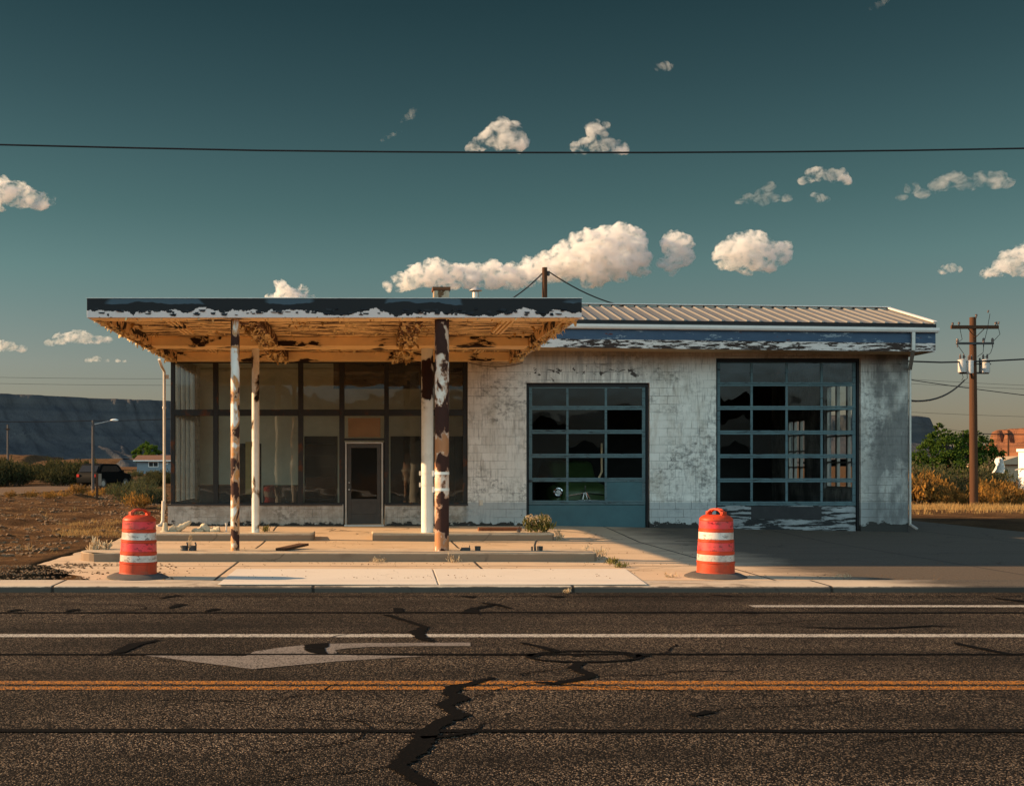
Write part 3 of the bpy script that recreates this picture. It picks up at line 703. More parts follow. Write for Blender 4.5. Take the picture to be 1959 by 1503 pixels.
    for xa, xb in ((cx0, cx0+.055), (cx1-.055, cx1)):
        f = MB(); f.box(xa, xb, cy0+.057, YF-.01, zl+.01, zt); f.build('fascia', M['fascia'], can)
    f = MB(); f.box(cx0-.012, cx1+.012, cy0-.012, cy0+.05, zt, zt+.014); f.build('edge_flashing', M['galv'], can)
    def beam(x0, x1, y0, y1, z0=zl, mat='beam'):
        b = MB(); b.box(x0, x1, y0, y1, z0, zc-.003); b.build('beam', M[mat], can, bevel=.012)
    beam(cx0+.06, cx1-.06, cy0+.058, cy0+.46, zl+.0)                 # front
    beam(cx0+.06, cx0+.24, cy0+.463, YF-.03, zl+.005, 'bad_side')                # left edge
    beam(cx1-.26, cx1-.06, cy0+.463, YF-.03, zl+.005, 'bad_side')
    beam(cx0+.243, cx1-.263, 25.2, 26.0, zl+.003)                          # middle, over the rear posts
    beam(xl, fx(1000), YF-.28, YF+.145, zl, 'beam')                            # header over the shop window
    for xa in (-2.12, .86):
        for ya, yb in ((cy0+.465, 25.195), (26.005, YF-.285)):
            beam(xa-.19, xa+.19, ya, yb, zl-.02, 'bad_beam')
    # battens and light channels under the ceiling
    for x in (-3.75, 2.75):
        for ya, yb in ((cy0+1.0, 24.3), (26.3, YF-.6)):
            b = MB()
            for dx in (-.09, 0, .09): b.box(x+dx-.022, x+dx+.022, ya, yb, zc-.055, zc-.002)
            b.build('light_channel', M['beam'], can)
    for ya in (21.55, 27.0): b = MB(); b.box(-1.85, .6, ya, ya+.2, zc-.05, zc-.002); b.build('light_channel', M['beam'], can)
    # curled flakes hanging from the ceiling
    rng = random.Random(5); fl = MB()
    def flake(x, y, z, s):
        a = rng.uniform(0, 6.28); d = Vector((math.cos(a), math.sin(a), 0)); t = Vector((-d.y, d.x, 0))
        h = rng.uniform(.3,1.0)*s
        p0 = Vector((x,y,z)); w_ = s*rng.uniform(.4,.9)
        fl.add([p0-t*w_*.5, p0+t*w_*.5, p0+t*w_*.45+d*s*.5-Vector((0,0,h*.35)), p0-t*w_*.4+d*s*.5-Vector((0,0,h*.35)), p0+t*w_*.2+d*s*.8-Vector((0,0,h)), p0-t*w_*.25+d*s*.75-Vector((0,0,h))], [(0,1,2,3),(3,2,4,5)])
    for k in range(420):
        flake(rng.uniform(cx0+.3, cx1-.3), rng.uniform(cy0+.5, YF-.4), zc-.002, rng.uniform(.03,.12))
    for xa in (-2.12, .86):
        for k in range(260):
            flake(xa+rng.uniform(-.2,.2), rng.choice((rng.uniform(cy0+.45,25.2), rng.uniform(26,YF-.3))), zl-.02, rng.uniform(.03,.13))
    for xa in (cx0+.15, cx1-.15):
        for k in range(200): flake(xa+rng.uniform(-.12,.12), rng.uniform(cy0+.4, YF-.1), zl+.004, rng.uniform(.03,.11))
    for k in range(90): flake(rng.uniform(cx0+.1, cx1-.1), cy0+rng.uniform(.0,.3), zl+.004, rng.uniform(.02,.07))
    o = fl.build('paint_flakes', M['flake'], can, fixn=False); o['kind'] = 'stuff'
    fl = MB()
    for k in range(110):                                 # lifted roofing edge along the fascia
        x = rng.uniform(cx0+.05, cx1-.05); z = 4.245+rng.uniform(-.06,.05); w_ = rng.uniform(.015,.07); h = rng.uniform(.012,.05); o_ = rng.uniform(.008,.035)
        fl.add([(x-w_,cy0-.002,z),(x+w_,cy0-.002,z+rng.uniform(-.01,.01)),(x+w_*.7,cy0-o_,z-h),(x-w_*.6,cy0-o_*.8,z-h*.8)], [(0,1,2,3)])
    o = fl.build('paint_flakes', M['trim_dark'], can, fixn=False); o['kind'] = 'stuff'
    # posts
    for (x, y, r, mat, zb_) in ((-2.345,20.62,.079,'post_a',-.12), (-2.47,25.75,.085,'post_b',-.05), (1.362,20.62,.128,'post_c',-.12), (1.375,25.75,.135,'post_d',-.05)):
        p = MB(); p.tube([(x,y,zb_),(x,y,zl+.01)], r, 20, True); po = p.build('post', M[mat], can, smooth=True)
        if r > .1:
            for py in ((905,936) if y < 22 else (905,927)):
                zz = at(845, py, y).z
                s_ = MB(); s_.tube([(x,y,zz-.025),(x,y,zz+.025)], r+.006, 20, True); s_.box(x-r-.045, x-r-.004, y-.03, y+.03, zz-.05, zz+.05)
                s_.build('post_strap', M['strap'], can, smooth=True)
    # sagging cable at the back corner
    t = MB(); pts = []
    for k in range(13):
        u = k/12; pts.append((fx(897)+u*(fx(1000)-fx(897)), YF-.05, fz(694)-.10*4*u*(1-u)))
    t.tube(pts, .008, 6); t.build('cable', M['wire'], B)
    # mast on the roof
    mp = MB(); xx = at(1042, 571, 31).x
    mp.tube([(xx,31,4.4),(xx,31,at(0,512,31).z)], [.075,.07], 10); mp.build('roof_mast', M['plank'], B, smooth=True)
    mp = MB(); mp.box(xx+.07, xx+.13, 30.95, 31.05, 6.62, 6.74); mp.build('mast_bracket', M['steel_dark'], B)
    # wall socket
    so = MB(); so.box(fx(917), fx(924), Y0-.02, Y0-.002, fz(966), fz(956)); so.build('wall_socket', M['pipe_white'], B, bevel=.004)
    return B
def lerp(a, b, t): return a+(b-a)*max(0., min(1., t))
def fore_z(x, y):
    if y < 25.2: z = -.165
    else:
        zf = -.017*max(0, min(9, x-4.7))
        z = lerp(-.165, zf-.012, (y-25.2)/3.3)
    return z
def fbm(x, y, s, o=5):
    return mnoise.fractal(Vector((x/s, y/s, 3.7)), .9, 2.1, o)
def ground_z(x, y):
    d = 0
    if y < 16.4: return -.42
    inside = -5.75 < x < 16.5 and y < 45
    base = -.19
    if y > 40: base = -.19 + .0*(y-40)
    if inside and y < 40:
        return -.45
    k = 1.0
    if x <= -5.75:
        k = min(1, (-5.75-x)/2.0)*min(1, max(0, y-18.8)/6)*max(0, min(1, (76-y)/14))
        b = fbm(x, y*1.4, 3.2)*.14*k + fbm(x, y, .9, 4)*.085*k
        if 24 < y < 60: b += .18*k*max(0, fbm(x+40, y, 7, 3)+.1)
        return base + b - .03
    k = min(1, max(0, x-16.5)/3) if y < 45 else min(1, max(0, y-41)/4)
    return base + (fbm(x, y, 3.5)*.05 + fbm(x, y, .9, 3)*.03)*k*.7 - .03
def axis_steps(lo, hi, fine_lo, fine_hi, step, grow=1.25):
    v = []; x = fine_lo
    while x <= fine_hi: v.append(x); x += step
    s = step; x = fine_lo; left = []
    while x > lo: s *= grow; x -= s; left.append(max(x, lo))
    s = step; x = v[-1]; right = []
    while x < hi: s *= grow; x += s; right.append(min(x, hi))
    return left[::-1] + v + right
def build_setting():
    # ground to the horizon
    xs = axis_steps(-24000, 24000, -34, -5.5, .22); 
    xs = [x for x in xs if x <= -5.6] + [-5.5+.6*k for k in range(0, 37)] + [17+.45*k for k in range(50)]
    s, x = .45, xs[-1]
    while x < 24000: s *= 1.3; x += s; xs.append(x)
    ys = [-24000, -6000, -1500, -500, -200, -80, -30, -8, 5, 14, 16.38] + [16.41+.22*k for k in range(205)]
    s, y = .22, ys[-1]
    while y < 24000: s *= 1.22; y += s; ys.append(y)
    g = MB(); n = len(xs)
    g.v = [Vector((x, y, ground_z(x, y) if abs(x) < 300 and -50 < y < 300 else (-.42 if y < 16.4 else -.25))) for y in ys for x in xs]
    g.f = [(j*n+i, j*n+i+1, (j+1)*n+i+1, (j+1)*n+i) for j in range(len(ys)-1) for i in range(n-1)]
    o = struct(g, 'ground', M['dirt'], fixn=False, smooth=True, angle=180)
    # road
    r = MB(); r.quad((-900,-9,ROAD_Z),(900,-9,ROAD_Z),(900,16.0,ROAD_Z),(-900,16.0,ROAD_Z))
    struct(r, 'road', M['asphalt'])
    far = MB(); far.box(-900,900,-9.15,-9.0,-.5,-.11); far.box(-900,900,-14,-9.15,-.5,-.115); struct(far, 'far_pavement', M['kerb'])
    g2 = MB(); g2.quad((-900,15.42,ROAD_Z+.004),(900,15.42,ROAD_Z+.004),(900,16.0,ROAD_Z+.004),(-900,16.0,ROAD_Z+.004)); struct(g2, 'gutter_pan', M['asphalt'])
    # kerb and pavement strip behind it, slightly uneven along its length
    k = MB(); prev = None
    xx = [-300,-80,-40] + [-20+.5*i for i in range(90)] + [40, 80, 300]
    sec = lambda x, dz: [(x,16.0,-.30),(x,16.012,-.195+dz),(x,16.03,-.177+dz),(x,16.06,-.17+dz),(x,16.78,-.163+dz),(x,16.78,-.5)]
    for x in xx:
        dz = .004*math.sin(x*.9) + .006*mnoise.noise(Vector((x*.35,0,0)))
        cur = [Vector(p) for p in sec(x, dz)]
        if prev: 
            b = len(k.v); k.v += prev + cur
            k.f += [(b+i, b+6+i, b+7+i, b+1+i) for i in range(5)]
        prev = cur
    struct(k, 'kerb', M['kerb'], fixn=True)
    # forecourt (sheet over the ground), outline from the broken slab edge
    fo = MB()
    def patch(x0f, x1f, y0, y1, nx, ny, dz=0):
        b = len(fo.v)
        for j in range(ny+1):
            y = y0+(y1-y0)*j/ny
            for i in range(nx+1):
                x = x0f(y)+(x1f(y)-x0f(y))*i/nx
                fo.v.append(Vector((x, y, fore_z(x, y)+dz)))
        fo.f += [(b+j*(nx+1)+i, b+j*(nx+1)+i+1, b+(j+1)*(nx+1)+i+1, b+(j+1)*(nx+1)+i) for j in range(ny) for i in range(nx)]
    jag = lambda y: .12*mnoise.noise(Vector((0, y*1.7, 0)))
    patch(lambda y: -5.55+jag(y), lambda y: 16.6, 19.4, 29.0, 90, 40)
    patch(lambda y: lerp(-4.0,-5.4,(y-16.78)/2.6)+jag(y*2), lambda y: 16.6, 16.78, 19.4, 60, 8)
    patch(lambda y: 13.5, lambda y: 16.6, 29.0, 40.0, 8, 24)
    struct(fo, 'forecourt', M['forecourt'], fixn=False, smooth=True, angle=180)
    # newer pale slab in the pavement
    sl = MB(); z = -.150
    yb = F*(H-z)/(1087-VY)
    P = lambda px, py: (*[onroad(px, py, z)[0], onroad(px, py, z)[1]], z)
    a, b_, c, d = P(416,1117), P(1238,1117), P(1197,1087.5), P(452,1087.5)
    m1, m2 = P(838.6,1117), P(827.6,1087.5)
    for quad in ((a, (m1[0]-.012,m1[1],z), (m2[0]-.012,m2[1],z), d), ((m1[0]+.012,m1[1],z), b_, c, (m2[0]+.012,m2[1],z))):
        sl.prism([(q[0], q[1]) for q in quad], 'z', -.162, z)
    struct(sl, 'pavement', M['new_slab'], bevel=.006)
    # road markings and tar-sealed cracks, 4 mm steps above the asphalt
    z1, z2 = ROAD_Z+.004, ROAD_Z+.008
    def stripe(px0, px1, ya, yb, name, mat):
        Ya, Yb = F*(H-ROAD_Z)/(ya-VY), F*(H-ROAD_Z)/(yb-VY)
        xa = -400 if px0 is None else (px0-VX)/F*Ya; xb = 400 if px1 is None else (px1-VX)/F*Ya
        s = MB(); s.quad((xa,Yb,z1),(xb,Yb,z1),(xb,Ya,z1),(xa,Ya,z1)); struct(s, name, M[mat])
    stripe(None, None, 1212.8, 1218.6, 'road_line', 'line_white')
    stripe(1432, None, 1157.6, 1161.2, 'road_line', 'line_white')
    stripe(None, None, 1302.5, 1309, 'road_line', 'line_yellow'); stripe(None, None, 1313, 1319.5, 'road_line', 'line_yellow')
    arrow = [(277,1254),(470,1255),(486,1246.5),(530,1239.5),(571,1235),(625,1231.5),(700,1230.2),(900,1229),(900,1235.8),(800,1236),(707,1237.5),(660,1240.5),(640,1244),(645,1249),(622,1252.5),(814,1255.2),(654,1264.5),(482,1280)]
    s = MB(); s.ngon([(*onroad(*p), z1+.001) for p in arrow]); s.f = []
    bm = bmesh.new(); vs = [bm.verts.new((*onroad(*p), z1+.001)) for p in arrow]; f = bm.faces.new(vs); bmesh.ops.triangulate(bm, faces=[f])
    s = MB(); s.v = [v.co.copy() for v in bm.verts]; bm.verts.index_update(); s.f = [tuple(v.index for v in t.verts) for t in bm.faces]; bm.free()
    struct(s, 'road_arrow', M['arrow'])
    rng = random.Random(11)
    def ribbon(pts, w, name='crack_seal', px=True, sub=9, jit=.25, zz=z2):
        P_ = [Vector((*onroad(*p), zz)) for p in pts] if px else [Vector((*p, zz)) for p in pts]
        ws = w if isinstance(w, (list, tuple)) else [w]*len(P_)
        Q, W = [], []
        for i in range(len(P_)-1):
            for k in range(sub):
                t = k/sub; Q.append(P_[i].lerp(P_[i+1], t)); W.append(ws[i]+(ws[i+1]-ws[i])*t)
        Q.append(P_[-1]); W.append(ws[-1])
        s = MB(); L = len(Q)
        for i in range(L):
            d = (Q[min(i+1,L-1)]-Q[max(i-1,0)]).normalized(); nn = Vector((-d.y,d.x,0))
            a = W[i]/2*(1+rng.uniform(-jit,jit)); b = W[i]/2*(1+rng.uniform(-jit,jit))
            s.v += [Q[i]+nn*a, Q[i]-nn*b]
        s.f = [(2*i,2*i+1,2*i+3,2*i+2) for i in range(L-1)]
        struct(s, name, M['tar'])
    def longline(py, w, amp=.02, z=z2):
        Y = F*(H-ROAD_Z)/(py-VY)
        ribbon([(x, Y+amp*mnoise.noise(Vector((x*.15,py,0)))) for x in [-120,-60,-30]+[-14+1.3*i for i in range(24)]+[30,60,120]], w, px=False, sub=4, jit=.3, zz=z)
    def hair(x, Y, ang, L, w=.018):
        pts = [(x, Y)]
        for k in range(int(L/.12)):
            ang += rng.uniform(-.5,.5); x += .12*math.cos(ang); Y += .12*math.sin(ang)*.9
            if not 5.5 < Y < 15.3: break
            pts.append((x, Y))
        if len(pts) > 3: ribbon(pts, [w]*(len(pts)-1)+[.004], px=False, sub=2, jit=.5, zz=ROAD_Z+.006)
    for px, py, ang, L in ((829,1389,2.6,1.3),(879,1337,.3,1.2),(760,1467,3.4,1.0),(811,1416,.2,.9),(796,1210,3.0,1.2),(1133,1293,.1,1.5),(1097,1278,3.2,.8),(1341,1364,.4,1.6),(300,1340,.3,1.8),(520,1440,.15,1.6),(1500,1330,2.9,2.0),(1650,1420,.3,1.6),(1240,1253,.5,1.0),(200,1170,.2,2.2),(1700,1190,3.0,2.5)):
        hair(*onroad(px, py), ang, L, .014 if py > 1300 else .02)
    longline(1172.5, .085, .05); longline(1252, .075, .03); longline(1397.5, .085, .04); 
    longline(1140, .05, .02, z1+.002)
    z3 = ROAD_Z+.010
    ribbon([(945,1296.5),(925,1301),(903,1308.6),(871,1314),(859,1326),(879,1337),(850,1350),(877,1369),(829,1389),(811,1416),(779,1451),(760,1467),(786,1484),(811,1500),(830,1530)], [.05,.07,.09,.15,.12,.14,.12,.13,.12,.16,.13,.10,.11,.11,.10], zz=z3, jit=.35)
    ribbon([(805,1412),(850,1410),(898,1402),(900,1396)], [.07,.05,.06,.08], zz=z3)
    ribbon([(738,1176),(786,1191),(812,1200),(796,1210),(806,1221),(830,1228)], [.09,.09,.10,.15,.13,.06], zz=z3, jit=.35)
    ribbon([(753,1167.5),(771,1167.5)], .42, zz=z3, jit=.05)
    ribbon([(998,1230),(1025,1236),(1053,1243.5),(1070,1245.5)], [.06,.08,.13,.04], zz=z3)
    ribbon([(1118+107*math.cos(a*.2618),1256.5+10.5*math.sin(a*.2618)) for a in range(25)], .06, zz=z3, sub=2)
    ribbon([(1005,1253),(1030,1255)], [.10,.16], zz=z3); ribbon([(1205,1257),(1240,1253)], [.14,.10], zz=z3)
    ribbon([(1090,1254.5),(1140,1256)], [.06,.02], zz=z3)
    ribbon([(1111,1267.5),(1097,1278),(1108,1284),(1133,1293),(1112,1299),(1064,1308),(1022,1306)], [.08,.11,.12,.10,.10,.09,.04], zz=z3, jit=.35)
    ribbon([(918,1153),(946,1156.5),(977,1164)], [.03,.12,.06], zz=z3); ribbon([(946,1157),(905,1165),(896,1174)], [.06,.12,.25], zz=z3)
    ribbon([(204,1253),(229,1247),(261,1232.5),(304,1225)], [.03,.14,.14,.04], zz=z3, jit=.1)
    ribbon([(600,1241),(607,1235.5),(626,1231)], [.2,.25,.04], zz=z3, jit=.1); ribbon([(600,1241),(606,1247),(622,1252)], [.2,.18,.06], zz=z3, jit=.1)
    ribbon([(1418,1171.5),(1446,1172)], [.16,.18], zz=z3)
    ribbon([(1516,1198.5),(1600,1202.5),(1700,1202),(1780,1197.5),(1841,1198.5)], [.02,.07,.07,.07,.02], zz=z3, jit=.1)
    ribbon([(1828,1231),(1860,1238),(1938,1253)], [.09,.10,.08], zz=z3, jit=.1)
    ribbon([(1322,1370),(1360,1362)], [.05,.09], zz=z3)
    for pts in (((303,1145),(345,1139)),((322,1164),(350,1156)),((392,1170),(418,1165)),((12,1170),(40,1166)),((125,1170),(150,1166)),((880,1140.5),(908,1143)),((1040,1139.5),(1076,1143)),((1900,1144),(1959,1151)),((1360,1139),(1400,1140.5))):
        ribbon(pts, [.05,.16], zz=z3, jit=.1)
    # side road on the left, a dirt strip
    sr = MB()
    near = [(-60,947),(0,947.5),(100,939.5),(200,932),(262,927),(330,921)]; fars = [(-60,938),(0,932.5),(100,928.5),(200,923),(262,920),(330,915)]
    def gp(p): Y = F*(H+.185)/(p[1]-VY); return Vector(((p[0]-VX)/F*Y, Y, -.185))
    for i in range(len(near)-1): sr.quad(gp(near[i]), gp(near[i+1]), gp(fars[i+1]), gp(fars[i]))
    struct(sr, 'side_road', M['dirt_road'])
    # ---- mesas
    def mesa(name, x0, x1, y0, y1, nx, ny, hf, mat):
        m = MB()
        for j in range(ny+1):
            for i in range(nx+1):
                x = x0+(x1-x0)*i/nx; y = y0+(y1-y0)*j/ny
                m.v.append(Vector((x, y, hf(x, y))))
        m.f = [(j*(nx+1)+i, j*(nx+1)+i+1, (j+1)*(nx+1)+i+1, (j+1)*(nx+1)+i) for j in range(ny) for i in range(nx)]
        return struct(m, name, M[mat], fixn=False, smooth=True, angle=60)
    def prof(t, ht, cliff=.45):                 # t: 0 foot .. 1 rim
        if t <= 0: return -2
        if t < .82: return ht*(1-cliff)*(t/.82)**1.35
        if t < .90: return ht*((1-cliff)+cliff*.93*(t-.82)/.08)
        return ht*(1-cliff*.07+cliff*.07*min(1,(t-.9)/.1))
    def left(x, y):
        # the front runs away to the right, so its face looks away from the evening sun
        d = (y-1300) - 1.02*(x+414)
        wx, wy = x+fbm(x, y, 150, 3)*45, y+fbm(x+300, y, 150, 3)*45
        n1 = fbm(x, y, 260, 4)*18 + abs(fbm(wx*1.5+wy*1.5, (wy-wx)*.4, 85, 5))*(20+22*max(0, fbm(x, y, 200, 2)+.3)) + fbm(x, y, 34, 4)*7
        t = (d*.70 - 8 + n1)/190
        return prof(t, 96 + fbm(x, y, 120, 3)*1.2, .2)
    mesa('hills', -760, 60, 840, 2000, 240, 260, left, 'cliff')
    def butte(x, y):
        d = math.hypot((x-1020)*1.0, (y-2700)*.8) + fbm(x, y, 120, 5)*16 + fbm(x, y, 40, 3)*5
        t = (430-d)/190
        return prof(t, 107+fbm(x, y, 200, 3)*3, .50)
    mesa('hills', 560, 1560, 2250, 3150, 160, 120, butte, 'cliff')
    def red(x, y):
        d = math.hypot((x-1015)*.8, (y-1250)*.9) + fbm(x, y, 60, 5)*12 + abs(fbm(x, y, 22, 4))*16
        return max(prof((268-d)/27, 42+fbm(x,y,50,3)*3, .5), prof((284-d)/28, 24+fbm(x,y,40,3)*4, .6))
    mesa('hills', 600, 1250, 900, 1600, 260, 200, red, 'redrock')
    def low(x, y):
        t = (y-3600+fbm(x, y, 300, 4)*120)/400
        return prof(t, 55+fbm(x, y, 400, 3)*8, .4)
    mesa('hills', -600, 3800, 3400, 4200, 160, 30, low, 'cliff')
    # low bank across the left distance
    def bank(x, y):
        return max(-1, ((5.2 if x < -122 else 3.4+.01*(x+120))+fbm(x, y, 22, 4)*.8)*min(1,(y-400)/22)) if y > 395 else -1
    mesa('hills', -330, -90, 395, 470, 150, 26, bank, 'dirt')
    # the land behind the camera, seen only in the window glass
    def back(x, y): return (15+fbm(x, y, 60, 4)*6)*min(1, max(0, (-y-110)/45))-.5
    mesa('hills', -420, 420, -230, -100, 90, 24, back, 'dark_hill')
def leafquad(mb, c, s, rng, up=.0):
    d = Vector((rng.gauss(0,1), rng.gauss(0,1), rng.gauss(0,1)+up)).normalized()
    u = d.orthogonal().normalized(); a = rng.uniform(0, 6.28); w = d.cross(u)
    u2 = u*math.cos(a)+w*math.sin(a); w2 = d.cross(u2)
    l = s*rng.uniform(.7,1.3); b = l*rng.uniform(.4,.6)
    mb.add([c-u2*l*.5, c+w2*b*.5-u2*l*.05, c+u2*l*.5, c-w2*b*.5-u2*l*.05], [(0,1,2,3)])
def clump(mb, c, r, n, s, rng, flat=.8):
    for k in range(n):
        p = Vector((rng.gauss(0,1), rng.gauss(0,1), rng.gauss(0,flat)))*r*.5
        leafquad(mb, c+p, s, rng)
def make_tree(name, base, lobes, leaf_mat, label, cat, seed, leaf, nclump, nleaf, group=None, trunk_r=.12):
    rng = random.Random(seed); root = empty(name, base, label, cat, group); base = Vector(base)
    t = MB(); top = base + Vector((.1,0,.9*trunk_r*8))
    t.tube([base-Vector((0,0,.3)), base+Vector((.03,0,trunk_r*3)), top], [trunk_r*1.3, trunk_r, trunk_r*.8], 8)
    for (c, r) in lobes:
        c = Vector(c); mid = top.lerp(c, .5)+Vector((rng.uniform(-.15,.15), rng.uniform(-.15,.15), .1))
        t.tube([top-Vector((0,0,.1)), mid, c+Vector((0,0,r*.5))], [trunk_r*.55, trunk_r*.35, trunk_r*.08], 6)
    t.build('trunk', M['bark'], root, smooth=True)
    m = MB()
    for (c, r) in lobes:
        c = Vector(c)
        for k in range(max(4, int(nclump*r*r))):
            d = Vector((rng.gauss(0,1), rng.gauss(0,1), rng.gauss(.15,1))).normalized()
            rr = r*rng.uniform(.55,1.08)**.6
            clump(m, c+Vector((d.x*rr, d.y*rr, d.z*rr*.85)), r*rng.uniform(.16,.32), nleaf, leaf, rng)
    m.build('crown', M[leaf_mat], root, fixn=False)
    return root
def shrub_mesh(seed, w, h, n, leaf, upright=.5, stems=14):
    """bush of upright twigs carrying leaf-size faces, base at origin"""
    rng = random.Random(seed); lv, st = MB(), MB()
    for k in range(stems):
        a = rng.uniform(0, 6.28); r = w*.5*math.sqrt(rng.random()); hh = h*rng.uniform(.55,1.05)*(1-.35*(r/(w*.5))**2)
        p0 = Vector((r*.35*math.cos(a), r*.35*math.sin(a), -.03)); p1 = Vector((r*math.cos(a), r*math.sin(a), hh))
        mid = p0.lerp(p1,.5)+Vector((rng.uniform(-.08,.08)*w, rng.uniform(-.08,.08)*w, 0))
        st.tube([p0, mid, p1], [.012*h+.004, .008*h+.003, .002], 4, False)
        for q in range(int(n/stems)):
            t = rng.uniform(.2,1.05)**.8
            c = (p0.lerp(mid, t*2) if t < .5 else mid.lerp(p1, t*2-1)) + Vector((rng.gauss(0,1), rng.gauss(0,1), rng.gauss(0,.7)))*w*.075
            d = Vector((rng.gauss(0,.5), rng.gauss(0,.5), upright+rng.random()*.6)).normalized()
            s = leaf*rng.uniform(.6,1.4); x = d.orthogonal().normalized(); aa = rng.uniform(0,6.28)
            x = x*math.cos(aa)+d.cross(x)*math.sin(aa)
            lv.add([c-x*s*.16, c+x*s*.16, c+x*s*.10+d*s, c-x*s*.06+d*s*.95], [(0,1,2,3)])
    return lv, st
def make_shrub(name, label, cat, group, seed, w, h, n, leaf, mat, upright=.5, stems=14, stem_mat='bark'):
    r = empty(name, (0,0,0), label, cat, group)
    lv, st = shrub_mesh(seed, w, h, n, leaf, upright, stems)
    lv.build('foliage', M[mat], r, fixn=False); st.build('stem', M[stem_mat], r)
    return r

def build_drums():
    def drum():
        D = empty('traffic_drum', (0,0,0), '', 'traffic drum', 'traffic drums on the pavement')
        S = lambda r, z: (r, z)
        b = MB()
        prof = [(.285,.05),(.283,.075),(.276,.085),(.273,.215),(.281,.22),(.281,.238),(.270,.244),(.266,.352),(.272,.358),(.271,.39),(.263,.397),(.257,.532),(.263,.538),(.262,.56),(.253,.567),(.248,.688),(.254,.694),(.253,.722),(.244,.728),(.242,.852),(.247,.858),(.245,.872),(.232,.892),(.20,.918),(.165,.932),(.0,.937)]
        b.lathe((0,0,0), prof, 40); b.build('body', M['drum'], D, smooth=True, angle=30)
        def band(r0, z0, r1, z1, mat, label):
            m = MB(); m.lathe((0,0,0), [(r0-.003,z0),(r0+.004,z0),(r1+.004,z1),(r1-.003,z1)], 40, False); o = m.build('reflective_band', M[mat], D, smooth=True, angle=30); o['label'] = label
        band(.2695,.250,.2665,.345,'band_white','dirty white lower reflective band')
        band(.2625,.405,.2575,.525,'band_orange','pinkish orange lower reflective band')
        band(.2525,.575,.2485,.680,'band_white','dirty white upper reflective band')
        band(.2438,.735,.2422,.845,'band_orange','pinkish orange upper reflective band')
        h = MB()
        for s in (-1, 1):
            pts = [(-.14*1,s*.045,.925),(-.115,s*.04,.975),(-.07,s*.035,1.01),(.0,s*.033,1.02),(.07,s*.035,1.01),(.115,s*.04,.975),(.14,s*.045,.925)]
            h.tube(pts, .018, 8)
        h.box(-.155,-.105,-.05,.05,.91,.985); h.box(.105,.155,-.05,.05,.91,.985); h.box(-.035,.035,-.033,.033,1.0,1.022)
        h.build('handle', M['drum'], D, smooth=True, bevel=.006)
        r = MB(); r.lathe((0,0,0), [(.46,.0),(.455,.018),(.43,.03),(.36,.06),(.30,.072),(.285,.07),(.28,.0)], 40, False)
        r.build('rubber_base', M['rubber'], D, smooth=True, angle=30)
        return D
    a = drum(); c = copy_tree(a)
    x, y = onroad(264, 1104.5, -.165); a.location = (x, y, -.165); a.rotation_euler = (math.radians(.8), math.radians(1.2), .55); a.scale = (1.0,1.0,1.0)
    a['label'] = 'faded traffic drum with torn bands beside the gravel, near the left post'
    x, y = onroad(1369, 1103, -.165); c.location = (x, y, -.165); c.rotation_euler = (0, math.radians(-.6), 2.2)
    c['label'] = 'bright orange traffic drum on concrete before the large garage door'

